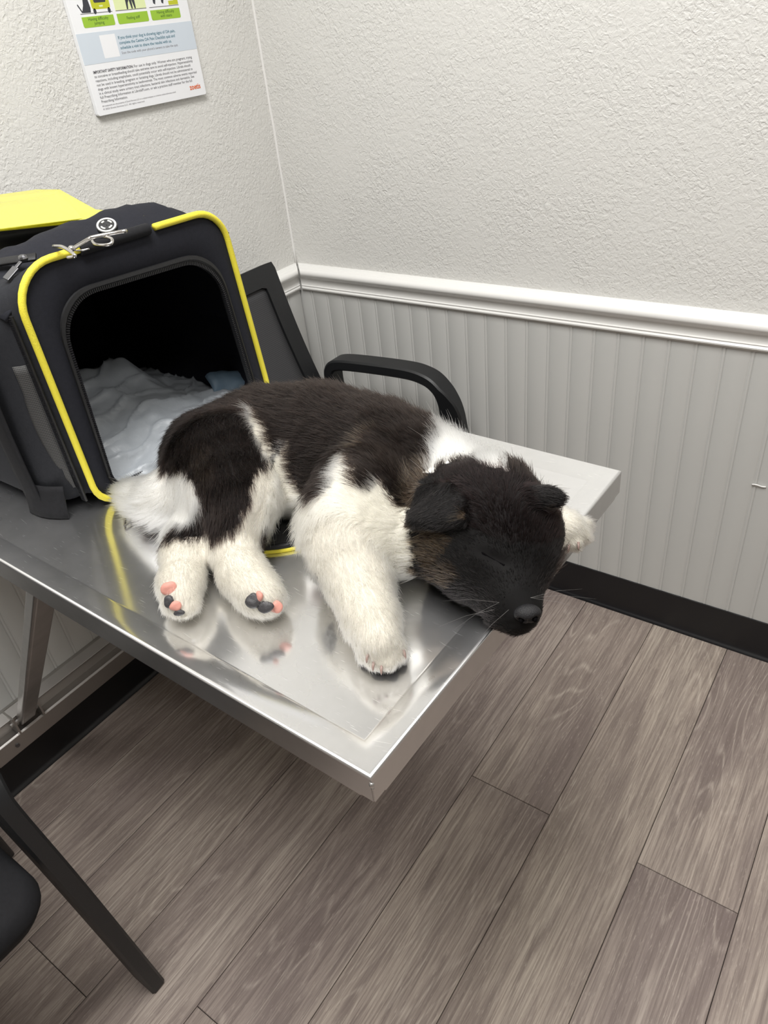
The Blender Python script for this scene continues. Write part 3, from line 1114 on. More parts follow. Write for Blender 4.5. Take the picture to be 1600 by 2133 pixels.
# zipper pull by the left edge of the top
mb = MB()
a, b = Vector((0.5321, -0.9849, 1.1280)), Vector((0.5304, -1.0071, 1.1160))
mb.tube([a, a.lerp(b, 0.35)], 0, flat=(0.004, 0.0022, (0.3, -0.3, 1)))
mb.tube([a.lerp(b, 0.33), b], 0, flat=(0.0085, 0.0022, (0.3, -0.3, 1)))
mb.ellipsoid((0.5299, -0.9803, 1.1300), (0.006, 0.005, 0.004), 10, 6)
obj('zipper_pull', mb, M['dark_metal'], bag, bevel=0.0005, merge=False)
mb = MB()
mb.tube(curve3([(0.4688, -1.0085, 1.1220), (0.4888, -0.9852, 1.1240), (0.5116, -0.9751, 1.1260), (0.5245, -0.9627, 1.1260)], 5), 0, flat=(0.011, 0.003, (0.2, -0.5, 1)))
obj('top_zipper', mb, M['zip'], bag, smooth=50)
# pale pull hanging at the foot of the front panel
mb = MB()
a, b = Vector((0.5820, -0.9942, 0.8307)), Vector((0.6164, -1.0217, 0.8350))
for q0, q1 in (((-0.0028, 0), (-0.0046, 1)), ((0.0028, 0), (0.0046, 1))):
    mb.tube([a + Vector((0, q0[0], 0)), b + Vector((0, q1[0], 0.0012))], 0.0012, 6)
mb.tube([b + Vector((0, -0.0046, 0.0012)), b + Vector((0, 0.0046, 0.0012))], 0.0012, 6)
mb.tube([a + Vector((0, -0.003, 0)), a + Vector((0, 0.003, 0))], 0.0014, 6)
mb.loft([[a + Vector((0, -0.0028, 0)), a + Vector((0, 0.0028, 0)), a.lerp(b, 0.6) + Vector((0, 0.0034, 0)), a.lerp(b, 0.6) + Vector((0, -0.0034, 0))], [a + Vector((0.001, -0.0028, 0)), a + Vector((0.001, 0.0028, 0)), a.lerp(b, 0.6) + Vector((0.001, 0.0034, 0)), a.lerp(b, 0.6) + Vector((0.001, -0.0034, 0))]])
obj('zipper_pull', mb, M['chrome'], bag, smooth=50, merge=False)
# door flap folded down onto the table under the puppy
DZ = TRAY + 0.0008
flap2 = resample(rounded([(0.562, -0.985), (0.836, -0.985), (0.850, -0.745), (0.562, -0.725)], [0.01, 0.075, 0.07, 0.01], 8), 96)
mb = MB()
mb.loft([[(p.x, p.y, DZ) for p in flap2], [(p.x, p.y, DZ + 0.006) for p in flap2]])
fl = obj('door_flap', mb, M['net'], bag, bevel=0.002)
ctr = Vector((0.695, -0.857))
mb = MB()
mb.tube([(p.x, p.y, DZ + 0.004) for p in [q + (q - ctr).normalized() * 0.003 for q in flap2]], 0.0042, 8, closed=True)
obj('flap_zipper', mb, M['zip'], fl, smooth=180)
mb = MB()
mb.tube([(p.x, p.y, DZ + 0.0012) for p in [q + (q - ctr).normalized() * 0.0072 for q in flap2]], 0.0022, 8, closed=True)
obj('flap_piping', mb, M['piping'], fl, smooth=180)

# pad inside the carrier
pad = empty('puppy_pad', (0.42, -0.85, TRAY + 0.01))
tag(pad, 'crumpled white plastic-backed pad lying inside the open carrier', 'pad')


def pad_pt(u, v):
    x = 0.220 + 0.343 * u
    y = -0.976 + 0.260 * v
    ys, ss = [-0.98, -0.94, -0.88, -0.81, -0.765, -0.72], [0.50, 0.55, 0.52, 0.36, 0.12, 0.05]
    sl_ = float(np.interp(y, ys, ss))
    d = 0.556 - x
    z = 0.846 + sl_ * (d if d < 0.17 else 0.17 - (d - 0.17) * 0.6)
    z += 0.016 * math.exp(-((x - 0.385) / 0.03) ** 2 - ((y + 0.815) / 0.03) ** 2)
    wv = x * 0.85 + y * 0.5 + 0.03 * noise.noise((x * 7, y * 7, 0))
    z += 0.0028 * math.sin(wv * 150) * max(0.0, 1 - d / 0.16)
    z += 0.0020 * (1 - abs(math.sin((x * 1.2 + y * 0.25) * 85 + 4 * noise.noise((x * 12, y * 12, 7))))) ** 4 * 3
    z += 0.006 * noise.noise((x * 24, y * 24, 5.0)) + 0.003 * noise.noise((x * 70, y * 50, 1.0))
    if u > 0.95:
        z -= (u - 0.95) * 0.10
    return (x, y, max(z, TRAY + 0.009))


mb = MB()
mb.grid(130, 90, pad_pt)
obj('sheet', mb, M['sheet'], pad, smooth=180, solid=0.0015)
mb = MB()
c00, c10, c11, c01 = (Vector(q) for q in ((0.4600, -0.7345, 0.8320), (0.5000, -0.6806, 0.8251), (0.4750, -0.6659, 0.8604), (0.4500, -0.7243, 0.8776)))
mb.grid(14, 12, lambda u, v: c00.lerp(c10, u).lerp(c01.lerp(c11, u), v) + Vector((0.012 * math.sin(PI * v) + 0.004 * noise.noise((u * 3, v * 3, 2)), 0, 0.004 * noise.noise((u * 4, v * 4, 9)) - 0.008 * (abs(2 * u - 1) ** 3) * v)))
obj('blue_edge', mb, M['blue_pad'], pad, smooth=180, solid=0.0015)

# yellow document sleeve on top of the carrier
sl = empty('document_sleeve', (0.3021, -0.8264, 1.1300))
tag(sl, 'bright yellow clear plastic document sleeve lying on the carrier', 'document sleeve')
FZ = 1.128


def sheet_poly(name, pts, mat, th=0.0008, sub=None):
    mb = MB()
    mb.loft([[Vector(p) for p in pts], [Vector(p) + Vector((0, 0, th)) for p in pts]])
    return obj(name, mb, M[mat], sub or sl)


sheet_poly('back_sheet', [(0.3292, -0.9267, 1.1280), (0.3610, -0.9061, 1.1280), (0.4457, -0.8388, 1.1270), (0.5017, -0.7939, 1.1250), (0.4873, -0.7851, 1.1250), (0.4054, -0.7936, 1.1280), (0.2212, -0.7205, 1.1310), (0.1693, -0.7278, 1.1310), (0.1016, -0.7964, 1.1310)], 'yellow_film', 0.0010)
pp = sheet_poly('paper', [(0.3206, -0.9211, 1.1295), (0.3527, -0.9004, 1.1295), (0.4287, -0.8362, 1.1295), (0.2418, -0.7424, 1.1325), (0.1473, -0.8216, 1.1325)], 'yellow_paper', 0.0008)
sheet_poly('printed_band', [(0.2160, -0.8606, 1.1324), (0.2517, -0.8381, 1.1324), (0.3080, -0.7854, 1.1324), (0.2784, -0.7724, 1.1340), (0.2165, -0.8161, 1.1340), (0.1795, -0.8392, 1.1340)], 'ink_olive', 0.0006, pp)
sheet_poly('front_sheet', [(0.3555, -0.9384, 1.1350), (0.3865, -0.9184, 1.1350), (0.4627, -0.8536, 1.1350), (0.2605, -0.7502, 1.1368), (0.1596, -0.8266, 1.1368)], 'yellow_film', 0.0008)

#@DOG
# ---------------------------------------------------------------- sleeping puppy
def prim_dist(pr, P):
    """signed distance from points P (N, 3) to one primitive"""
    if pr[0] == 'c':                                   # tapered capsule
        a, ra, b, rb = np.array(pr[1]), pr[2], np.array(pr[3]), pr[4]
        ba = b - a
        t = np.clip(((P - a) @ ba) / max(1e-9, ba @ ba), 0, 1)
        return np.linalg.norm(P - a - t[:, None] * ba, axis=1) - (ra + (rb - ra) * t)
    if pr[0] == 'e':                                   # ellipsoid along three axes
        c, r, A = np.array(pr[1]), np.array(pr[2]), np.array(pr[3])
        q = (P - c) @ A.T
        k0 = np.linalg.norm(q / r, axis=1)
        k1 = np.linalg.norm(q / r ** 2, axis=1)
        return k0 * (k0 - 1.0) / np.maximum(k1, 1e-9)
    a, b, c = (np.array(v) for v in pr[1:4])           # rounded triangle
    ba, cb, ac = b - a, c - b, a - c
    pa, pb, pc = P - a, P - b, P - c
    nor = np.cross(ba, ac)
    s = np.sign(pa @ np.cross(ba, nor)) + np.sign(pb @ np.cross(cb, nor)) + np.sign(pc @ np.cross(ac, nor))

    def seg(p, e):
        t = np.clip((p @ e) / (e @ e), 0, 1)
        v = e * t[:, None] - p
        return (v * v).sum(1)
    d_edge = np.minimum(np.minimum(seg(pa, ba), seg(pb, cb)), seg(pc, ac))
    d_face = (pa @ nor) ** 2 / (nor @ nor)
    return np.sqrt(np.where(s < 2.0, d_edge, d_face)) - pr[4]


def prim_box(pr):
    if pr[0] == 'c':
        A = np.array([pr[1], pr[3]])
        r = max(pr[2], pr[4])
    elif pr[0] == 'e':
        A = np.array([pr[1]])
        r = max(pr[2])
    else:
        A = np.array(pr[1:4])
        r = pr[4]
    return A.min(0) - r, A.max(0) + r


def field(prims, vox, zfloor):
    lo = np.min([prim_box(p)[0] for p in prims], axis=0) - 3 * vox
    hi = np.max([prim_box(p)[1] for p in prims], axis=0) + 3 * vox
    n = np.ceil((hi - lo) / vox).astype(int) + 1
    F = np.full(tuple(n), 0.05, dtype=np.float64)
    for pr in prims:
        k = pr[-1]
        sub = k < 0
        ka = abs(k)
        b0, b1 = prim_box(pr)
        i0 = np.maximum(0, np.floor((b0 - ka - 0.012 - lo) / vox).astype(int))
        i1 = np.minimum(n, np.ceil((b1 + ka + 0.012 - lo) / vox).astype(int) + 1)
        ax = [lo[d] + vox * np.arange(i0[d], i1[d]) for d in range(3)]
        G = np.stack(np.meshgrid(*ax, indexing='ij'), -1).reshape(-1, 3)
        d = prim_dist(pr, G).reshape(tuple(i1 - i0))
        S = F[i0[0]:i1[0], i0[1]:i1[1], i0[2]:i1[2]]
        if sub:                                        # carve a soft crease
            h = np.maximum(ka - np.abs(-d - S), 0) / ka
            S[...] = np.maximum(S, -d) + h * h * ka * 0.25
        else:
            h = np.maximum(ka - np.abs(d - S), 0) / ka
            S[...] = np.minimum(S, d) - h * h * ka * 0.25
    z = lo[2] + vox * np.arange(n[2])
    F = np.maximum(F, (zfloor - z)[None, None, :])
    return F, lo


def surface_nets(F, lo, vox):
    n = np.array(F.shape)
    neg = F < 0
    cs = n - 1
    acc = np.zeros(tuple(cs) + (3,))
    cnt = np.zeros(tuple(cs))
    corners = [(i, j, k) for i in (0, 1) for j in (0, 1) for k in (0, 1)]
    sl = lambda c: tuple(slice(c[d], c[d] + cs[d]) for d in range(3))
    for a in corners:
        for d in range(3):
            if a[d]:
                continue
            b = tuple(a[q] + (q == d) for q in range(3))
            fa, fb = F[sl(a)], F[sl(b)]
            m = (fa < 0) != (fb < 0)
            t = np.where(m, fa / np.where(m, fa - fb, 1), 0)
            cnt += m
            for q in range(3):
                acc[..., q] += np.where(m, a[q] + (t if q == d else 0), 0)
    act = cnt > 0
    idx = -np.ones(tuple(cs), int)
    idx[act] = np.arange(act.sum())
    cell = np.stack(np.nonzero(act), -1)
    V = lo + vox * (cell + acc[act] / cnt[act][:, None])
    quads = []
    for d in range(3):
        u, v = (d + 1) % 3, (d + 2) % 3
        a = [slice(1, cs[q]) for q in range(3)]
        a[d] = slice(0, cs[d])
        b = list(a)
        b[d] = slice(1, cs[d] + 1)
        s0, s1 = neg[tuple(a)], neg[tuple(b)]
        w = np.stack(np.nonzero(s0 != s1), -1)
        off = np.array([a[q].start for q in range(3)])
        base = w + off
        flip = s0[tuple(w.T)]
        q4 = []
        for du, dv in ((1, 1), (0, 1), (0, 0), (1, 0)):
            c = base.copy()
            c[:, u] -= du
            c[:, v] -= dv
            q4.append(idx[tuple(c.T)])
        Q = np.stack(q4, -1)
        Q[~flip] = Q[~flip][:, ::-1]
        quads.append(Q)
    Q = np.concatenate(quads)
    Q = Q[(Q >= 0).all(1)]
    return V, Q


def relax(V, Q, times, w=0.5):
    e = np.concatenate([Q[:, [0, 1]], Q[:, [1, 2]], Q[:, [2, 3]], Q[:, [3, 0]]])
    for _ in range(times):
        s = np.zeros_like(V)
        c = np.zeros(len(V))
        for a, b in ((0, 1), (1, 0)):
            np.add.at(s, e[:, a], V[e[:, b]])
            np.add.at(c, e[:, a], 1)
        V = V + w * (s / c[:, None] - V)
    return V


def vnormals(V, Q):
    n = np.cross(V[Q[:, 2]] - V[Q[:, 0]], V[Q[:, 3]] - V[Q[:, 1]])
    N = np.zeros_like(V)
    for i in range(4):
        np.add.at(N, Q[:, i], n)
    return N / np.maximum(1e-12, np.linalg.norm(N, axis=1))[:, None]


PRIMS = [
    ('c', (0.6659, -0.9076, 0.8801), 0.0575, (0.7215, -0.8705, 0.8864), 0.0651, 0.03),
    ('c', (0.7215, -0.8705, 0.8864), 0.0651, (0.7895, -0.8497, 0.8896), 0.0690, 0.03),
    ('c', (0.7895, -0.8497, 0.8896), 0.0690, (0.8641, -0.8444, 0.8865), 0.0652, 0.03),
    ('c', (0.8641, -0.8444, 0.8865), 0.0652, (0.9129, -0.8436, 0.8791), 0.0562, 0.03),
    ('c', (0.9129, -0.8436, 0.8791), 0.0562, (0.9507, -0.8374, 0.8724), 0.0481, 0.03),
    ('c', (0.7420, -0.9109, 0.8680), 0.0259, (0.8031, -0.8997, 0.8690), 0.0263, 0.03),
    ('c', (0.8031, -0.8997, 0.8690), 0.0263, (0.8863, -0.9172, 0.8780), 0.0382, 0.03),
    ('c', (0.9239, -0.9383, 0.9030), 0.0454, (0.9554, -0.9324, 0.8830), 0.0363, 0.03),
    ('c', (0.9554, -0.9324, 0.8830), 0.0363, (0.9767, -0.9259, 0.8830), 0.0331, 0.03),
    ('c', (0.7069, -0.9428, 0.8950), 0.0475, (0.7479, -0.9746, 0.8930), 0.0358, 0.05),
    ('c', (0.7348, -0.9356, 0.9080), 0.0390, (0.7837, -0.9773, 0.8990), 0.0276, 0.045),
    ('c', (0.7834, -0.9759, 0.8950), 0.0241, (0.7907, -0.9997, 0.8780), 0.0228, 0.025),
    ('c', (0.7907, -0.9997, 0.8780), 0.0228, (0.8016, -1.0203, 0.8610), 0.0225, 0.025),
    ('c', (0.8028, -1.0215, 0.8610), 0.0225, (0.8370, -1.0425, 0.8590), 0.0226, 0.012),
    ('c', (0.8370, -1.0425, 0.8590), 0.0226, (0.8642, -1.0528, 0.8580), 0.0201, 0.012),
    ('c', (0.8642, -1.0528, 0.8580), 0.0201, (0.8763, -1.0551, 0.8550), 0.0185, 0.012),
    ('c', (0.7417, -0.9896, 0.8780), 0.0290, (0.7354, -1.0168, 0.8610), 0.0210, 0.015),
    ('c', (0.7354, -1.0168, 0.8610), 0.0210, (0.7554, -1.0493, 0.8580), 0.0207, 0.015),
    ('c', (0.7554, -1.0493, 0.8580), 0.0207, (0.7836, -1.0796, 0.8560), 0.0193, 0.015),
    ('c', (0.7836, -1.0796, 0.8560), 0.0193, (0.7992, -1.0956, 0.8540), 0.0165, 0.015),
    ('c', (0.6796, -0.9607, 0.8780), 0.0168, (0.6827, -0.9734, 0.8670), 0.0190, 0.03),
    ('c', (0.6827, -0.9734, 0.8670), 0.0190, (0.6692, -0.9836, 0.8610), 0.0202, 0.03),
    ('c', (0.6692, -0.9836, 0.8610), 0.0202, (0.6455, -0.9932, 0.8590), 0.0181, 0.03),
    ('c', (0.6455, -0.9932, 0.8590), 0.0181, (0.6066, -0.9945, 0.8570), 0.0104, 0.03),
    ('c', (0.6066, -0.9945, 0.8570), 0.0104, (0.5659, -0.9924, 0.8550), 0.0036, 0.03),
    ('c', (0.9001, -0.9231, 0.9070), 0.0344, (0.9133, -0.9721, 0.8950), 0.0273, 0.045),
    ('c', (0.9133, -0.9721, 0.8950), 0.0273, (0.9332, -0.9914, 0.8830), 0.0267, 0.045),
    ('c', (0.9332, -0.9914, 0.8830), 0.0267, (0.9607, -1.0110, 0.8700), 0.0242, 0.02),
    ('c', (0.9607, -1.0110, 0.8700), 0.0242, (0.9886, -1.0335, 0.8630), 0.0207, 0.02),
    ('c', (0.9886, -1.0335, 0.8630), 0.0207, (1.0084, -1.0502, 0.8590), 0.0193, 0.02),
    ('c', (1.0013, -1.0539, 0.8570), 0.0101, (1.0008, -1.0605, 0.8485), 0.0088, 0.004),
    ('c', (1.0065, -1.0510, 0.8570), 0.0101, (1.0126, -1.0624, 0.8485), 0.0092, 0.004),
    ('c', (1.0127, -1.0475, 0.8570), 0.0101, (1.0217, -1.0579, 0.8485), 0.0091, 0.004),
    ('c', (1.0184, -1.0444, 0.8570), 0.0100, (1.0246, -1.0459, 0.8485), 0.0088, 0.004),
    ('c', (0.9553, -0.8746, 0.8730), 0.0303, (1.0198, -0.8475, 0.8610), 0.0250, 0.015),
    ('c', (1.0198, -0.8475, 0.8610), 0.0250, (1.0668, -0.8328, 0.8590), 0.0206, 0.015),
    ('c', (1.0668, -0.8328, 0.8590), 0.0206, (1.0859, -0.8291, 0.8600), 0.0184, 0.015),
    ('c', (1.0894, -0.8276, 0.8590), 0.0126, (1.0887, -0.8442, 0.8530), 0.0082, 0.0035),
    ('c', (1.0894, -0.8276, 0.8590), 0.0126, (1.0992, -0.8379, 0.8530), 0.0086, 0.0035),
    ('c', (1.0894, -0.8276, 0.8590), 0.0126, (1.1012, -0.8235, 0.8530), 0.0087, 0.0035),
    ('c', (1.0894, -0.8276, 0.8590), 0.0126, (1.0965, -0.8057, 0.8530), 0.0084, 0.0035),
    ('c', (0.8727, -1.0539, 0.8550), 0.0121, (0.8641, -1.0639, 0.8480), 0.0079, 0.0035),
    ('c', (0.8727, -1.0539, 0.8550), 0.0121, (0.8744, -1.0598, 0.8480), 0.0084, 0.0035),
    ('c', (0.8727, -1.0539, 0.8550), 0.0121, (0.8814, -1.0529, 0.8480), 0.0084, 0.0035),
    ('c', (0.8727, -1.0539, 0.8550), 0.0121, (0.8808, -1.0438, 0.8480), 0.0075, 0.0035),
    ('c', (0.7994, -1.0942, 0.8530), 0.0123, (0.7926, -1.1040, 0.8490), 0.0071, 0.007),
    ('c', (0.7994, -1.0942, 0.8530), 0.0123, (0.8046, -1.1053, 0.8490), 0.0070, 0.007),
    ('c', (0.7994, -1.0942, 0.8530), 0.0123, (0.8124, -1.1011, 0.8490), 0.0070, 0.007),
    ('c', (0.7994, -1.0942, 0.8530), 0.0123, (0.8120, -1.0919, 0.8490), 0.0066, 0.007),
    ('c', (0.9888, -0.8707, 0.8930), 0.0390, (1.0355, -0.8983, 0.8990), 0.0514, 0.03),
    ('c', (1.0355, -0.8983, 0.8990), 0.0514, (1.0463, -0.9070, 0.8970), 0.0497, 0.03),
    ('c', (1.0134, -0.9256, 0.8780), 0.0361, (1.0400, -0.9388, 0.8710), 0.0315, 0.03),
    ('c', (1.0704, -0.8955, 0.8880), 0.0316, (1.0812, -0.9135, 0.8800), 0.0240, 0.03),
    ('c', (1.0682, -0.9322, 0.8800), 0.0317, (1.0924, -0.9555, 0.8630), 0.0197, 0.03),
    ('c', (1.0915, -0.9592, 0.8730), 0.0178, (1.1026, -0.9648, 0.8670), 0.0130, 0.02),
    ('c', (1.0782, -0.9596, 0.8520), 0.0157, (1.0962, -0.9640, 0.8520), 0.0111, 0.015),
    ('t', (0.9793, -0.9236, 0.9323), (1.0130, -0.9299, 0.9480), (0.9921, -0.9596, 0.9239), 0.0060, 0.004),
    ('t', (1.0130, -0.9299, 0.9480), (1.0323, -0.9402, 0.9455), (0.9921, -0.9596, 0.9239), 0.0060, 0.004),
    ('t', (1.0323, -0.9402, 0.9455), (1.0387, -0.9520, 0.9373), (0.9921, -0.9596, 0.9239), 0.0060, 0.004),
    ('t', (1.0387, -0.9520, 0.9373), (1.0190, -0.9587, 0.9279), (0.9921, -0.9596, 0.9239), 0.0060, 0.004),
    ('e', (1.0943, -0.8931, 0.9406), (0.0153, 0.0106, 0.0068), ((0.9381, 0.3412, -0.0594), (-0.1995, 0.6723, 0.7129), (0.2832, -0.6569, 0.6988)), 0.008),
    ('c', (1.0796, -0.9010, 0.9416), 0.0100, (1.0884, -0.8972, 0.9414), 0.0080, 0.008),
    ('c', (1.0624, -0.9609, 0.9148), 0.0022, (1.0740, -0.9591, 0.9104), 0.0028, -0.005),
    ('c', (1.0740, -0.9591, 0.9104), 0.0028, (1.0830, -0.9569, 0.9058), 0.0024, -0.005),
    ('c', (0.7392, -0.4376, 0.2820), 0.0016, (1.0737, -0.9783, 0.8559), 0.0016, -0.003),
    ('c', (1.0737, -0.9783, 0.8559), 0.0016, (1.0892, -0.9806, 0.8580), 0.0016, -0.003),
    ('c', (1.0892, -0.9806, 0.8580), 0.0016, (1.1018, -0.9816, 0.8630), 0.0016, -0.003),
    ('c', (1.1018, -0.9816, 0.8630), 0.0016, (1.1103, -0.9786, 0.8666), 0.0016, -0.003),
]
FLOW = [
    (-0.83, -0.55, -0.09), (-0.96, -0.29, -0.05), (-1.00, -0.07, 0.04), (-0.99, -0.02, 0.15),
    (-0.97, -0.16, 0.17), (-0.98, -0.18, -0.02), (-0.97, 0.20, -0.11), (-0.83, -0.15, 0.53),
    (-0.96, -0.29, 0.00), (0.79, -0.61, -0.04), (0.75, -0.64, -0.14), (0.24, -0.79, -0.56),
    (0.38, -0.72, -0.59), (0.85, -0.52, -0.05), (0.93, -0.35, -0.03), (0.96, -0.18, -0.24),
    (-0.19, -0.83, -0.52), (0.52, -0.85, -0.08), (0.68, -0.73, -0.05), (0.69, -0.71, -0.09),
    (0.18, -0.74, -0.64), (-0.75, -0.57, -0.34), (-0.92, -0.38, -0.08), (-1.00, -0.03, -0.05),
    (-1.00, 0.05, -0.05), (0.25, -0.94, -0.23), (0.66, -0.64, -0.40), (0.76, -0.54, -0.36),
    (0.76, -0.62, -0.19), (0.75, -0.64, -0.15), (-0.04, -0.62, -0.79), (0.39, -0.74, -0.55),
    (0.55, -0.64, -0.53), (0.58, -0.14, -0.80), (0.91, 0.38, -0.17), (0.95, 0.30, -0.04),
    (0.98, 0.19, 0.05), (-0.04, -0.94, -0.34), (0.63, -0.67, -0.39), (0.85, 0.30, -0.43),
    (0.30, 0.92, -0.25), (-0.58, -0.67, -0.47), (0.18, -0.63, -0.75), (0.77, 0.09, -0.63),
    (0.55, 0.69, -0.48), (-0.54, -0.78, -0.32), (0.40, -0.86, -0.31), (0.85, -0.45, -0.26),
    (0.94, 0.17, -0.30), (-0.64, 0.65, 0.41), (-0.64, 0.65, 0.41), (-0.82, 0.56, 0.09),
    (-0.64, 0.65, 0.41), (-0.64, 0.65, 0.41), (-0.64, 0.65, 0.41), (-0.64, 0.65, 0.41),
    (0.33, -0.92, -0.21), (-0.48, -0.68, -0.55), (-0.81, -0.39, -0.44), (-0.95, -0.16, -0.27),
    (0.94, 0.34, -0.06), (0.94, 0.34, -0.06), (-0.64, 0.65, 0.41), (-0.64, 0.65, 0.41),
    (-0.64, 0.65, 0.41), (-0.64, 0.65, 0.41), (-0.64, 0.65, 0.41), (-0.64, 0.65, 0.41),
]
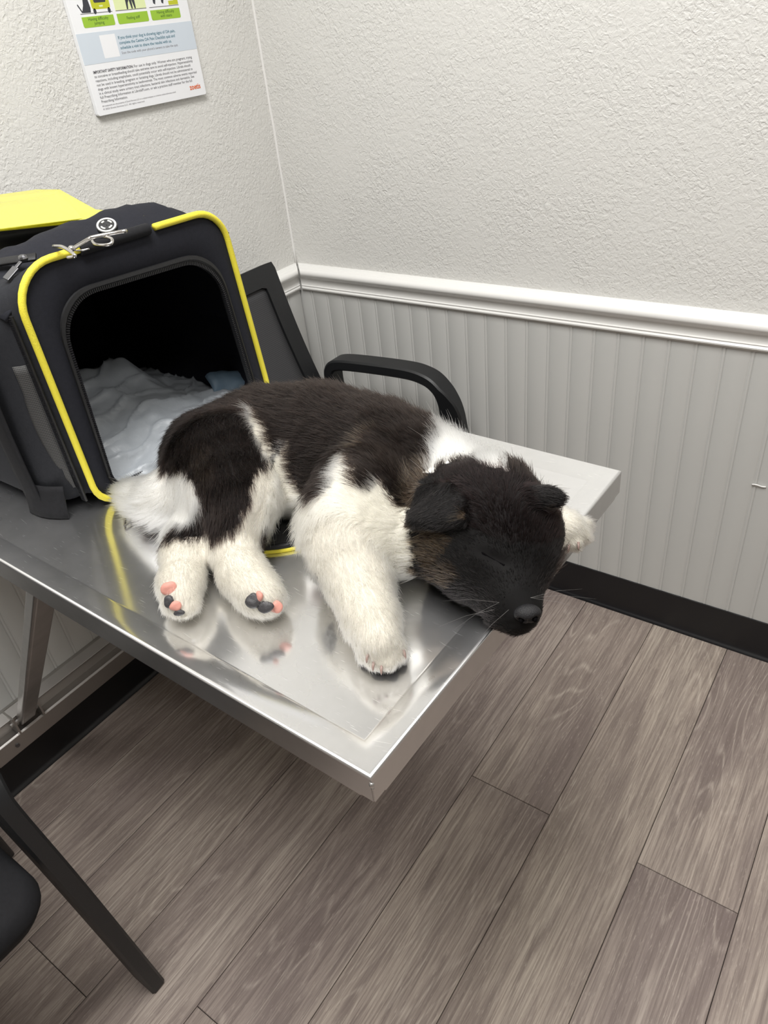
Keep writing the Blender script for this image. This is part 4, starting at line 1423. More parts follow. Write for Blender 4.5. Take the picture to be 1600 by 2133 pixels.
# coat colour marks: letter and position in millimetres
MARKS = (
    'K 703 -855 955; K 772 -822 954; K 712 -869 958; K 734 -858 957; K 798 -846 966; K 694 -874 954; K 701 -875 956; K 714 -878 959; K 718 -876 957; '
    'K 780 -863 965; K 823 -832 960; k 704 -893 956; k 708 -888 956; k 721 -892 959; k 714 -881 956; K 729 -887 959; K 733 -885 959; K 779 -871 963; '
    'K 820 -838 955; k 689 -904 954; k 724 -896 959; k 731 -895 959; K 733 -892 959; K 739 -891 959; K 748 -887 958; K 795 -860 956; K 853 -848 960; '
    'k 669 -903 945; k 739 -907 959; W 743 -901 958; K 745 -896 958; K 748 -895 957; K 800 -878 960; K 847 -856 960; K 887 -823 952; k 663 -917 943; '
    'k 677 -924 949; k 721 -922 960; k 742 -913 958; k 745 -911 957; W 749 -908 956; W 751 -905 956; K 755 -902 955; K 758 -898 955; K 764 -893 953; '
    'K 819 -876 957; K 869 -852 958; K 902 -812 943; K 666 -927 944; k 687 -935 952; k 690 -933 953; k 736 -922 957; k 742 -916 956; k 750 -917 956; '
    'W 748 -911 953; W 756 -908 954; K 760 -907 953; K 760 -904 953; K 767 -903 952; K 783 -896 952; K 832 -877 955; K 877 -849 953; K 909 -811 940; '
    'K 654 -931 938; K 665 -936 942; k 684 -940 950; k 689 -942 951; k 731 -932 953; k 755 -921 954; W 756 -917 954; W 759 -913 953; W 764 -912 951; '
    'K 766 -908 951; K 771 -906 949; K 773 -904 949; K 825 -884 952; K 878 -866 955; K 886 -862 954; K 914 -832 946; K 668 -945 941; k 682 -946 947; '
    'k 695 -953 950; k 702 -951 953; k 716 -950 954; k 758 -926 952; k 759 -923 951; W 762 -918 951; W 767 -915 949; W 767 -912 949; K 771 -909 948; '
    'K 804 -897 948; K 859 -878 952; K 875 -873 953; K 878 -870 953; K 885 -869 952; K 887 -866 952; K 890 -864 952; K 902 -858 950; K 930 -815 934; '
    'K 639 -937 927; K 668 -950 939; K 677 -952 943; k 696 -958 949; k 738 -948 955; k 760 -931 950; k 763 -927 949; W 765 -923 948; W 768 -921 947; '
    'W 772 -916 945; K 776 -914 944; K 825 -893 947; K 866 -882 950; K 872 -882 950; K 876 -881 950; K 878 -878 951; t 883 -874 951; t 888 -873 950; '
    't 891 -872 949; K 895 -871 949; K 898 -868 949; K 921 -849 945; K 932 -826 938; K 933 -824 937; C 937 -819 933; K 666 -957 934; K 677 -960 939; '
    'k 691 -961 945; k 699 -962 947; k 754 -943 951; k 768 -931 946; W 770 -926 946; W 773 -924 944; W 776 -919 943; K 778 -916 943; K 782 -913 942; '
    'K 789 -909 942; K 795 -908 940; K 801 -906 940; K 843 -893 944; K 869 -888 948; K 874 -884 949; t 878 -885 948; t 880 -881 949; t 887 -878 949; '
    'K 892 -879 948; K 894 -876 948; K 898 -876 947; K 932 -846 941; K 938 -835 937; K 941 -832 935; C 943 -826 933; C 942 -819 931; K 648 -954 923; '
    'K 670 -960 935; k 686 -966 940; k 696 -968 942; k 704 -968 945; k 708 -966 947; k 718 -966 948; k 722 -966 948; k 729 -964 949; k 735 -963 950; '
    'k 759 -951 948; k 767 -940 945; k 770 -936 945; K 773 -933 943; W 775 -929 941; W 777 -925 941; W 781 -921 939; K 785 -918 938; K 788 -915 937; '
    'K 792 -912 938; K 795 -910 938; K 801 -907 939; K 844 -895 942; K 874 -893 946; t 879 -892 946; t 880 -888 947; t 887 -888 947; K 892 -887 947; '
    'K 893 -881 947; K 897 -879 947; K 935 -847 939; K 940 -841 937; K 943 -837 935; C 945 -834 934; C 948 -830 931; K 663 -964 926; k 675 -967 933; '
    'k 688 -969 938; k 698 -970 941; k 708 -971 943; k 715 -970 945; g 721 -971 945; g 727 -971 946; g 731 -970 946; k 736 -967 948; k 743 -965 948; '
    'k 746 -964 948; k 754 -958 948; k 771 -943 943; k 775 -940 941; K 777 -935 940; K 778 -934 939; W 781 -929 937; W 784 -925 935; K 786 -920 936; '
    'K 790 -918 934; K 794 -915 935; W 799 -913 934; K 802 -911 935; K 807 -909 935; K 836 -902 936; K 873 -901 944; K 876 -897 945; t 883 -898 947; '
    't 888 -899 947; t 890 -892 947; K 895 -894 947; K 897 -889 947; K 930 -860 940; K 943 -845 935; C 948 -844 933; C 951 -842 932; C 950 -835 931; '
    'K 647 -959 916; k 673 -970 928; k 680 -972 931; k 702 -976 937; k 711 -976 940; g 716 -974 942; g 724 -974 943; g 736 -972 945; g 741 -971 945; '
    'k 746 -969 946; k 750 -968 946; k 778 -945 939; k 779 -939 939; W 783 -936 936; W 785 -931 934; W 786 -927 934; K 789 -924 932; K 793 -922 930; '
    'K 795 -917 932; W 799 -916 930; K 805 -914 930; K 808 -912 930; K 822 -909 931; K 864 -906 940; K 870 -903 943; K 880 -911 947; K 887 -909 949; '
    'K 895 -915 952; K 901 -913 952; K 900 -908 951; K 905 -907 951; K 904 -898 948; K 924 -872 939; K 946 -851 934; C 951 -848 932; C 953 -847 932; '
    'C 960 -839 928; k 657 -967 917; k 677 -974 927; k 684 -976 929; k 714 -980 937; g 720 -978 939; g 726 -980 939; g 738 -977 942; g 743 -974 944; '
    'k 749 -974 943; k 754 -971 944; k 773 -960 942; k 781 -950 938; k 784 -945 935; K 784 -940 935; W 786 -937 933; W 789 -934 931; W 791 -928 930; '
    'K 793 -924 928; W 797 -919 928; W 802 -917 928; K 804 -916 927; K 811 -915 926; K 859 -909 937; K 870 -912 942; K 886 -921 950; W 892 -923 952; '
    'K 896 -922 953; K 900 -920 953; K 906 -922 954; K 920 -904 948; K 937 -870 934; K 939 -866 933; K 947 -862 932; K 949 -857 932; C 953 -856 931; '
    'C 955 -851 931; C 968 -842 928; C 971 -842 927; C 971 -830 923; C 972 -826 920; C 972 -814 912; k 660 -973 913; k 677 -978 923; k 715 -984 933; '
    'g 725 -983 937; g 730 -983 937; g 744 -980 941; g 748 -980 941; g 753 -979 941; k 759 -978 941; k 785 -949 935; K 789 -945 932; K 790 -942 931; '
    'W 791 -936 929; K 794 -930 926; W 796 -929 924; W 798 -925 923; W 802 -920 924; K 807 -919 923; K 810 -918 922; K 827 -912 924; K 877 -927 945; '
    'K 885 -932 949; W 890 -929 951; W 895 -929 953; W 901 -929 954; K 909 -930 955; K 911 -928 955; K 931 -885 936; K 940 -873 931; K 943 -868 931; '
    'K 946 -866 931; K 949 -865 930; C 954 -861 930; C 956 -861 930; C 962 -861 930; C 967 -858 930; C 970 -856 931; C 972 -850 929; C 978 -852 930; '
    'C 980 -850 929; C 978 -837 924; C 981 -832 920; C 974 -811 908; k 707 -985 928; k 718 -985 932; g 725 -986 933; g 731 -985 935; g 750 -984 939; '
    'k 759 -982 940; k 762 -982 939; k 774 -972 940; k 790 -954 932; k 790 -949 932; K 792 -944 929; w 795 -940 925; K 795 -936 924; W 798 -930 921; '
    'W 801 -927 919; W 803 -923 920; W 806 -921 920; K 812 -920 918; K 861 -922 934; K 880 -936 945; K 885 -938 948; K 889 -936 950; W 897 -938 952; '
    'W 902 -936 953; W 906 -937 954; K 912 -937 954; K 926 -928 952; K 939 -880 930; K 941 -878 929; t 944 -874 929; t 949 -871 929; t 952 -870 929; '
    'C 958 -870 928; C 963 -868 929; C 966 -866 930; C 969 -864 931; C 975 -862 932; K 978 -862 932; K 985 -865 934; K 986 -860 933; K 991 -860 934; '
    'b 1010 -883 950; b 1017 -884 952; C 1018 -882 952; C 1026 -886 955; C 1029 -883 955; C 1032 -878 954; C 1039 -879 955; k 702 -987 923; k 712 -989 925; '
    'k 721 -990 928; k 727 -990 930; g 733 -989 933; g 755 -987 937; g 760 -987 937; k 766 -984 938; k 769 -984 937; k 775 -981 938; k 794 -959 931; '
    'K 796 -953 928; w 797 -947 925; w 797 -942 923; W 799 -938 920; W 801 -934 918; W 803 -930 916; W 805 -925 917; K 809 -923 916; K 815 -921 916; '
    'K 856 -926 928; K 884 -942 946; K 893 -945 949; W 895 -943 950; W 900 -944 952; W 908 -944 952; W 911 -941 952; K 913 -939 951; K 918 -936 950; '
    'K 927 -937 953; K 939 -895 934; K 941 -891 931; K 940 -886 930; t 945 -883 927; t 948 -877 927; t 953 -877 927; t 955 -876 927; C 961 -873 928; '
    'C 964 -873 929; K 972 -876 931; B 979 -878 934; B 982 -877 935; B 989 -879 939; b 1001 -888 947; b 1010 -895 951; b 1013 -893 953; b 1017 -895 954; '
    'b 1022 -895 956; b 1027 -897 957; b 1032 -896 958; C 1033 -890 957; C 1037 -887 957; C 1041 -891 957; C 1044 -886 956; K 1047 -882 955; K 1048 -877 953; '
    'k 667 -982 905; k 681 -986 910; k 690 -987 913; k 700 -989 918; k 716 -992 923; k 724 -992 926; k 733 -994 928; g 742 -995 930; g 749 -994 932; '
    'g 753 -993 933; g 763 -991 935; k 769 -988 936; k 797 -968 930; k 799 -964 928; w 800 -959 926; w 800 -953 924; w 802 -948 921; W 802 -941 918; '
    'W 803 -938 915; W 805 -933 914; W 807 -931 912; K 811 -927 912; K 816 -925 911; K 818 -923 912; K 890 -950 947; K 894 -949 949; W 902 -952 950; '
    'W 907 -951 952; W 912 -950 953; W 916 -949 953; K 922 -948 953; K 924 -947 953; K 945 -921 944; K 945 -905 936; K 946 -898 931; t 946 -893 929; '
    't 949 -888 926; t 952 -884 926; t 955 -881 926; C 960 -882 927; C 965 -883 928; K 970 -881 930; b 977 -884 933; b 984 -888 937; b 991 -892 941; '
    'b 995 -892 944; b 1005 -900 949; b 1012 -901 952; b 1030 -902 958; b 1034 -900 958; b 1038 -898 958; b 1042 -896 958; b 1044 -893 957; b 1047 -892 957; '
    'C 1049 -888 956; K 1053 -888 955; K 1053 -880 952; K 1058 -871 946; L 650 -982 895; L 661 -986 899; L 674 -988 903; L 684 -989 906; L 693 -990 910; '
    'L 701 -991 914; L 713 -993 919; L 722 -995 921; k 732 -996 925; g 742 -997 928; g 750 -997 930; g 755 -997 931; g 760 -995 932; g 765 -993 933; '
    'k 773 -992 933; k 798 -974 930; k 799 -973 929; w 803 -968 926; w 802 -963 926; w 805 -957 921; w 805 -955 919; w 803 -947 918; W 804 -941 914; '
    'W 810 -931 909; W 811 -930 909; K 816 -928 907; K 821 -926 908; K 833 -925 911; K 888 -954 945; K 897 -959 947; W 901 -957 949; W 906 -959 950; '
    'W 919 -952 952; K 924 -952 952; K 926 -949 952; K 941 -937 948; K 949 -910 935; t 951 -905 931; t 950 -896 928; t 954 -896 927; t 956 -892 926; '
    't 961 -891 926; B 965 -890 927; B 968 -889 928; b 974 -891 931; b 987 -899 938; b 992 -902 941; b 1001 -905 946; b 1047 -900 957; b 1050 -899 956; '
    'b 1053 -894 955; b 1057 -893 953; K 1058 -886 952; K 1060 -882 950; K 1062 -878 948; K 1063 -869 943; L 677 -990 901; L 686 -991 904; L 695 -991 907; '
    'L 706 -994 912; L 716 -997 915; L 728 -1000 918; k 739 -1000 924; g 746 -1000 926; g 751 -1000 928; g 757 -1000 928; g 764 -1000 929; k 770 -998 930; '
    'k 802 -980 928; k 803 -975 926; w 805 -974 925; w 805 -967 924; w 809 -958 917; W 808 -951 914; W 809 -948 911; W 811 -936 905; W 814 -931 906; '
    'K 818 -930 905; K 822 -929 905; K 828 -928 906; K 836 -927 909; K 901 -964 947; K 904 -964 947; W 909 -961 950; W 924 -958 950; K 928 -957 950; '
    'K 931 -955 950; K 940 -947 948; K 943 -944 947; K 944 -939 947; K 947 -938 945; K 952 -922 939; K 954 -921 937; t 956 -913 932; t 954 -903 929; '
    't 955 -901 927; t 959 -898 926; B 964 -899 926; B 967 -895 927; B 976 -900 931; B 981 -899 934; B 990 -907 939; b 1000 -912 944; b 1004 -913 946; '
    'b 1047 -903 953; b 1058 -896 953; b 1060 -894 952; b 1063 -890 950; b 1065 -886 948; K 1067 -878 945; K 1069 -873 941; L 621 -995 880; L 721 -999 914; '
    'L 728 -1001 916; L 739 -1003 921; k 748 -1004 922; k 753 -1004 923; k 759 -1003 925; g 768 -1003 926; k 771 -1000 928; k 791 -992 930; k 802 -985 926; '
    'k 804 -982 925; k 806 -981 924; w 808 -976 923; w 809 -972 921; w 811 -966 918; w 811 -960 915; W 811 -956 913; W 810 -949 909; W 816 -933 902; '
    'W 820 -933 901; K 824 -931 902; K 899 -968 945; K 903 -969 945; W 909 -967 947; W 911 -966 948; W 925 -961 950; K 930 -960 949; K 933 -958 948; '
    'K 940 -953 947; K 943 -951 946; W 945 -946 946; W 947 -944 945; K 950 -941 943; K 956 -929 937; K 958 -924 934; t 958 -917 932; t 958 -911 929; '
    't 963 -909 927; B 965 -904 926; B 968 -901 927; B 972 -902 928; B 980 -905 932; B 987 -909 936; E 1006 -928 951; B 1008 -927 951; b 1012 -924 951; '
    'b 1016 -922 950; b 1018 -921 951; b 1025 -917 950; b 1061 -897 950; b 1064 -895 950; b 1068 -894 949; b 1069 -884 945; K 1072 -880 942; E 1072 -870 937; '
    'L 626 -1000 881; L 719 -1002 906; L 740 -1006 917; k 750 -1007 920; k 756 -1007 920; k 764 -1006 922; k 770 -1006 923; k 776 -1004 925; k 779 -1003 926; '
    'k 793 -996 926; k 803 -987 925; k 805 -985 924; w 808 -982 922; w 810 -978 920; w 814 -969 914; w 814 -964 911; W 814 -958 909; W 814 -952 905; '
    'W 818 -937 897; W 822 -935 897; K 827 -934 898; K 832 -934 899; K 872 -961 927; K 904 -973 944; K 905 -971 945; W 912 -972 946; W 916 -971 946; '
    'W 926 -967 947; W 927 -965 947; W 931 -965 947; K 934 -961 947; K 939 -960 945; K 941 -957 946; K 943 -955 945; W 948 -951 943; W 950 -947 943; '
    'K 951 -944 942; K 955 -941 939; K 956 -938 937; K 958 -932 936; K 960 -929 934; t 961 -923 932; t 963 -918 929; t 966 -914 927; E 977 -925 938; '
    'E 983 -926 940; E 990 -929 943; E 998 -931 947; E 1000 -931 948; E 1005 -931 949; E 1009 -928 949; E 1016 -934 953; B 1022 -932 953; b 1021 -926 951; '
    'b 1026 -925 951; b 1029 -925 951; b 1066 -903 950; b 1069 -900 950; b 1072 -901 950; E 1078 -901 952; E 1081 -900 952; E 1084 -896 951; L 608 -1007 873; '
    'L 689 -999 891; L 745 -1009 915; L 749 -1010 915; k 758 -1009 917; k 763 -1009 918; k 771 -1008 920; k 775 -1007 921; k 782 -1005 922; k 804 -991 921; '
    'k 807 -988 920; w 809 -985 919; w 812 -983 916; w 815 -974 914; w 815 -966 910; W 816 -961 905; W 816 -955 902; W 823 -938 893; W 827 -936 895; '
    'K 837 -937 897; K 845 -939 901; K 884 -975 933; K 894 -978 938; K 899 -977 941; K 905 -977 943; W 910 -976 944; W 916 -977 944; W 931 -968 945; '
    'W 933 -967 945; W 939 -966 944; W 941 -964 943; K 944 -961 943; W 948 -958 942; W 950 -954 941; W 952 -953 940; W 955 -948 938; K 956 -943 938; '
    'K 959 -940 935; K 960 -937 935; t 964 -933 931; t 964 -928 930; t 966 -922 929; E 978 -931 936; E 981 -932 937; E 988 -932 941; E 1018 -937 952; '
    'E 1024 -938 953; B 1026 -932 951; B 1028 -931 950; b 1032 -929 949; b 1035 -926 951; b 1061 -917 951; b 1077 -907 950; b 1081 -906 950; E 1084 -904 950; '
    'E 1086 -902 950; E 1095 -895 950; L 668 -1006 886; L 752 -1012 911; k 759 -1010 915; k 766 -1010 916; k 808 -993 916; w 812 -987 914; w 815 -978 911; '
    'w 816 -975 911; W 817 -969 905; W 818 -964 901; W 822 -939 891; W 827 -939 890; W 837 -939 892; W 879 -975 927; K 887 -979 933; W 898 -983 937; '
    'W 902 -982 939; W 908 -980 942; W 914 -982 941; W 926 -976 943; W 942 -966 942; W 945 -963 941; W 948 -961 940; W 951 -956 939; W 954 -955 937; '
    'W 957 -951 936; K 957 -947 936; K 961 -944 934; K 962 -940 933; K 964 -936 931; t 966 -933 930; t 969 -930 928; E 976 -933 933; E 1008 -942 947; '
    'E 1026 -941 952; E 1030 -942 952; B 1033 -939 952; b 1034 -931 948; b 1049 -928 949; b 1077 -910 947; b 1079 -908 949; E 1084 -907 949; E 1088 -905 948; '
    'L 631 -1014 870; L 701 -1000 883; L 754 -1013 908; L 757 -1013 909; k 765 -1013 911; k 794 -1008 917; k 811 -994 912; w 814 -989 911; w 814 -987 911; '
    'w 817 -981 906; w 818 -978 904; W 818 -971 902; W 819 -967 899; W 836 -940 888; W 889 -985 931; W 893 -986 933; W 901 -987 936; W 906 -987 938; '
    'W 944 -968 939; W 948 -966 938; W 949 -963 938; W 956 -957 934; W 958 -954 933; W 960 -949 933; K 963 -947 931; K 965 -944 929; t 967 -939 929; '
    't 971 -937 927; t 972 -933 927; E 986 -943 935; E 1031 -945 950; B 1035 -943 951; b 1038 -940 949; b 1039 -935 947; b 1070 -918 946; b 1079 -912 945; '
    'b 1082 -910 945; b 1085 -909 944; E 1089 -907 943; E 1091 -906 944; E 1095 -903 945; E 1098 -901 943; E 1101 -899 943; E 1104 -896 942; L 674 -1011 878; '
    'L 747 -1015 901; L 752 -1015 903; k 759 -1015 905; k 768 -1016 908; k 809 -1000 910; k 811 -997 910; w 814 -993 908; w 817 -984 905; w 818 -979 903; '
    'W 819 -975 899; W 819 -971 895; W 829 -941 881; W 891 -987 930; W 918 -989 937; W 924 -987 938; W 925 -985 939; W 934 -981 938; W 963 -952 930; '
    'W 965 -951 928; K 967 -946 928; K 971 -944 925; t 973 -941 925; E 975 -938 925; E 989 -949 934; E 1017 -951 944; E 1033 -948 948; b 1038 -946 947; '
    'b 1040 -942 946; b 1056 -932 946; b 1084 -912 941; b 1085 -911 941; E 1089 -908 942; E 1093 -906 940; E 1095 -904 940; E 1099 -902 939; E 1102 -899 939; '
    'E 1104 -897 939; E 1107 -894 939; E 1109 -890 937; L 650 -1020 867; L 738 -1017 895; L 744 -1016 898; k 755 -1016 900; k 762 -1016 903; k 767 -1017 904; '
    'k 804 -1007 910; k 808 -1004 908; k 811 -1001 908; w 814 -997 906; w 815 -996 905; w 818 -986 902; w 819 -983 899; W 820 -975 894; W 814 -955 879; '
    'W 911 -993 934; W 917 -992 936; W 921 -991 935; W 924 -989 937; W 929 -988 935; W 932 -986 936; W 956 -965 931; W 967 -952 926; W 968 -950 925; '
    'W 972 -947 923; W 974 -945 923; E 982 -949 930; E 1003 -954 939; E 1031 -951 945; E 1036 -950 946; E 1038 -950 946; b 1041 -944 944; b 1042 -942 942; '
    'b 1077 -919 941; b 1086 -911 937; b 1089 -909 936; E 1093 -906 937; m 1096 -904 937; m 1098 -902 936; E 1101 -899 934; E 1104 -898 936; w 1079 -827 881; '
    'L 622 -1014 851; L 725 -1020 886; L 740 -1019 891; L 747 -1018 894; k 750 -1019 892; k 758 -1018 894; k 798 -1015 908; k 807 -1010 906; k 809 -1008 905; '
    'w 812 -1004 904; w 814 -1001 903; w 816 -998 902; w 818 -993 900; w 820 -988 897; W 820 -982 893; W 820 -977 889; W 819 -971 886; W 899 -997 927; '
    'W 902 -997 928; W 909 -996 931; W 914 -997 931; W 917 -995 933; w 923 -994 933; w 925 -992 934; w 929 -990 934; W 934 -988 935; W 937 -987 934; '
    'W 941 -986 933; W 947 -980 932; W 951 -975 931; W 973 -949 922; E 976 -946 921; E 988 -957 932; E 996 -959 934; E 1030 -956 942; E 1032 -954 943; '
    'E 1036 -954 944; T 1040 -952 945; b 1042 -949 944; b 1073 -928 940; b 1090 -907 933; b 1093 -905 930; b 1094 -903 931; b 1096 -895 925; K 1098 -889 921; '
    'B 1097 -877 914; w 1083 -831 881; w 1084 -828 880; L 673 -1015 860; L 682 -1012 861; L 692 -1008 861; L 730 -1025 885; L 737 -1024 887; L 744 -1024 887; '
    'L 749 -1020 890; k 751 -1020 891; k 758 -1020 890; k 785 -1023 901; k 808 -1014 902; k 812 -1009 901; w 812 -1006 902; w 816 -1004 899; w 819 -995 895; '
    'W 820 -990 893; W 821 -984 890; W 821 -981 886; W 892 -998 922; W 897 -999 924; W 904 -1001 925; W 910 -999 928; w 916 -1000 929; w 920 -998 930; '
    'w 924 -996 931; w 927 -995 931; w 931 -995 931; w 937 -992 931; w 939 -990 930; W 941 -988 931; W 944 -986 931; W 947 -983 930; W 950 -980 930; '
    'W 953 -978 927; W 974 -952 919; W 977 -951 918; E 992 -965 931; E 1030 -959 939; E 1035 -957 942; T 1039 -956 943; T 1041 -955 943; b 1045 -952 941; '
    'b 1045 -946 938; b 1048 -945 937; b 1068 -935 938; b 1096 -902 926; b 1097 -900 924; K 1099 -891 920; B 1099 -881 914; w 1084 -835 880; w 1088 -834 879; '
    'L 667 -1017 855; L 671 -1015 852; L 677 -1013 854; L 684 -1010 854; L 727 -1030 881; L 734 -1027 885; L 740 -1027 885; L 743 -1026 886; k 748 -1024 887; '
    'k 753 -1022 887; k 759 -1021 886; k 810 -1015 900; k 811 -1013 898; w 814 -1010 897; w 817 -1005 896; w 820 -998 892; W 821 -991 889; W 821 -988 885; '
    'W 891 -1000 917; W 899 -1002 921; w 906 -1002 924; w 911 -1002 926; w 915 -1001 927; w 920 -1001 927; w 940 -993 928; w 944 -990 928; w 948 -988 927; '
    'w 950 -985 926; W 953 -982 926; W 954 -979 925; W 958 -975 924; W 974 -958 916; W 976 -954 917; E 989 -966 928; E 994 -967 928; E 1003 -965 930; '
    'E 1024 -962 935; E 1027 -960 937; E 1031 -960 937; B 1036 -960 938; B 1039 -959 938; B 1043 -957 940; B 1046 -952 935; b 1047 -947 935; b 1051 -947 934; '
    'b 1054 -946 935; b 1079 -931 933; b 1099 -899 921; b 1100 -895 918; K 1102 -890 914; B 1102 -883 909; w 1089 -838 877; k 661 -1013 842; L 671 -1013 849; '
    'L 685 -1009 850; k 732 -1033 881; k 738 -1033 883; k 744 -1032 883; k 748 -1031 883; k 752 -1027 883; k 783 -1028 893; k 799 -1024 897; k 807 -1019 898; '
    'k 810 -1019 896; w 814 -1014 895; w 815 -1012 894; w 822 -999 886; w 822 -995 885; W 821 -987 881; W 816 -977 871; W 884 -999 908; W 893 -1003 914; '
    'w 901 -1005 918; w 907 -1005 921; w 912 -1006 922; w 939 -998 925; w 944 -994 925; w 951 -989 923; w 954 -984 923; W 956 -982 922; W 959 -980 920; '
    'W 969 -967 916; W 977 -959 913; m 991 -967 923; E 995 -967 926; E 999 -966 924; E 1004 -966 927; E 1013 -965 930; E 1017 -965 929; E 1021 -964 931; '
    'E 1023 -963 931; E 1027 -962 932; B 1032 -961 933; B 1035 -960 934; B 1044 -952 931; b 1048 -950 932; b 1051 -950 931; b 1056 -948 932; b 1059 -947 932; '
    'b 1091 -920 926; b 1101 -899 916; K 1102 -891 912; B 1103 -886 908; w 1092 -841 874; w 1100 -831 871; k 740 -1040 881; k 744 -1037 882; k 750 -1038 883; '
    'k 751 -1033 883; k 758 -1028 881; k 763 -1025 880; k 767 -1025 879; k 784 -1030 888; k 790 -1029 892; k 799 -1027 893; k 803 -1026 893; k 809 -1021 893; '
    'w 812 -1018 893; w 815 -1017 891; w 821 -1005 886; w 822 -996 879; K 821 -989 877; W 886 -1002 906; W 895 -1006 912; w 905 -1007 917; w 930 -1005 922; '
    'w 954 -988 921; w 957 -986 919; W 961 -982 917; W 963 -979 917; W 978 -961 911; W 983 -958 910; B 994 -966 920; B 990 -957 911; E 996 -957 912; '
    'E 1005 -964 922; E 1011 -965 924; E 1015 -965 926; E 1019 -965 927; B 1024 -963 926; B 1023 -957 922; B 1030 -959 927; B 1045 -952 928; B 1049 -952 929; '
    'B 1052 -951 929; b 1055 -950 930; b 1060 -949 929; b 1062 -947 931; b 1065 -946 930; b 1084 -933 927; b 1103 -901 912; b 1104 -895 909; B 1105 -888 904; '
    'w 1092 -843 872; k 736 -1044 878; k 747 -1046 882; k 747 -1043 882; k 755 -1043 883; k 759 -1041 882; k 762 -1037 880; k 763 -1032 879; k 764 -1028 878; '
    'w 771 -1027 878; w 783 -1032 884; k 790 -1032 888; k 796 -1030 890; k 801 -1029 890; w 806 -1027 890; w 809 -1025 891; w 814 -1022 889; w 817 -1020 888; '
    'w 823 -1000 876; K 817 -987 865; w 898 -1009 909; w 907 -1010 913; w 909 -1010 914; w 922 -1009 919; w 956 -991 917; w 959 -986 917; W 962 -985 914; '
    'W 980 -962 908; W 984 -961 907; B 988 -959 908; B 992 -959 908; B 998 -958 911; T 1003 -958 912; T 1007 -958 913; T 1010 -958 914; T 1016 -958 915; '
    'T 1020 -958 917; B 1026 -957 918; B 1028 -957 920; B 1040 -956 923; B 1050 -954 925; B 1054 -953 927; B 1058 -953 926; B 1061 -952 926; b 1063 -950 927; '
    'b 1067 -948 928; b 1072 -947 926; b 1073 -945 927; b 1080 -939 927; b 1085 -936 924; b 1102 -910 912; b 1104 -903 909; b 1105 -897 905; B 1105 -883 895; '
    'w 1094 -845 867; w 1097 -842 868; k 745 -1053 880; w 752 -1054 882; w 759 -1050 882; k 759 -1045 882; w 761 -1043 882; w 765 -1041 879; w 767 -1035 878; '
    'w 770 -1034 875; w 773 -1031 875; k 786 -1033 884; k 793 -1034 885; w 799 -1034 886; w 802 -1033 887; w 807 -1031 888; w 813 -1029 887; w 824 -1001 873; '
    'w 896 -1008 905; w 916 -1013 913; w 958 -993 914; w 960 -989 914; W 964 -986 911; W 965 -983 912; W 986 -962 904; B 990 -961 905; T 995 -960 907; '
    'T 998 -961 906; T 1003 -960 908; T 1008 -959 911; T 1010 -959 911; T 1017 -959 913; T 1022 -959 914; T 1025 -959 916; T 1029 -960 916; B 1033 -958 918; '
    'B 1037 -958 919; B 1059 -954 924; B 1061 -953 924; B 1066 -951 924; B 1068 -951 924; b 1071 -948 925; b 1074 -946 925; b 1077 -945 925; b 1081 -942 924; '
    'b 1085 -939 923; b 1087 -938 922; b 1090 -935 921; b 1092 -931 921; b 1095 -929 919; b 1098 -924 917; b 1101 -917 913; b 1103 -911 911; b 1105 -905 908; '
    'b 1106 -899 903; B 1106 -889 898; w 1094 -847 862; w 1098 -844 862; w 741 -1057 877; w 751 -1057 881; w 759 -1057 881; w 764 -1052 882; w 767 -1047 880; '
    'w 768 -1044 879; w 771 -1040 876; w 777 -1034 873; w 787 -1036 880; w 795 -1036 883; w 801 -1037 884; w 808 -1035 884; w 823 -1000 868; w 909 -1015 906; '
    'w 955 -1001 913; w 962 -991 911; w 964 -991 909; W 966 -986 908; W 969 -984 906; W 981 -967 901; W 987 -965 900; B 992 -964 900; T 996 -963 902; '
    'T 998 -962 903; T 1023 -962 910; T 1027 -962 911; T 1029 -960 914; B 1035 -960 915; B 1067 -953 922; B 1069 -952 922; B 1073 -950 922; B 1075 -949 922; '
    'B 1079 -947 921; b 1082 -944 922; b 1084 -943 921; B 1088 -940 919; b 1090 -937 919; b 1093 -934 917; b 1096 -931 916; b 1099 -927 914; b 1101 -923 912; '
    'b 1104 -917 910; b 1105 -916 908; B 1106 -907 904; B 1107 -901 900; B 1107 -892 895; w 1095 -847 859; w 757 -1064 880; w 797 -1040 879; w 802 -1040 880; '
    'w 906 -1015 902; w 957 -1004 911; w 964 -994 908; w 966 -991 907; W 968 -987 905; W 970 -986 902; W 972 -981 902; W 983 -968 897; W 986 -967 896; '
    'W 990 -965 897; B 995 -964 899; T 998 -964 899; T 1021 -963 907; B 1028 -963 908; B 1031 -962 911; B 1036 -962 912; B 1075 -953 918; B 1078 -950 919; '
    'B 1081 -949 917; B 1084 -947 917; B 1087 -944 916; B 1089 -941 916; B 1092 -940 915; B 1094 -937 915; B 1096 -933 914; B 1099 -930 912; B 1103 -925 909; '
    'B 1104 -923 907; B 1106 -918 905; B 1107 -910 901; B 1108 -899 893; w 1092 -852 854; w 1094 -850 855; w 759 -1068 878; w 804 -1042 879; w 897 -1012 892; '
    'w 909 -1018 899; w 954 -1010 909; w 967 -995 905; w 970 -990 902; W 972 -985 900; W 973 -984 898; W 980 -973 893; W 988 -967 894; B 992 -966 894; '
    'B 997 -966 894; T 1002 -965 896; T 1003 -965 897; T 1020 -964 903; T 1025 -965 903; B 1028 -965 905; B 1033 -965 906; B 1072 -956 914; B 1084 -948 915; '
    'B 1092 -941 913; B 1097 -936 911; B 1101 -930 908; B 1102 -928 908; B 1105 -924 905; B 1107 -919 903; B 1109 -907 896; w 775 -1067 878; w 820 -1045 881; '
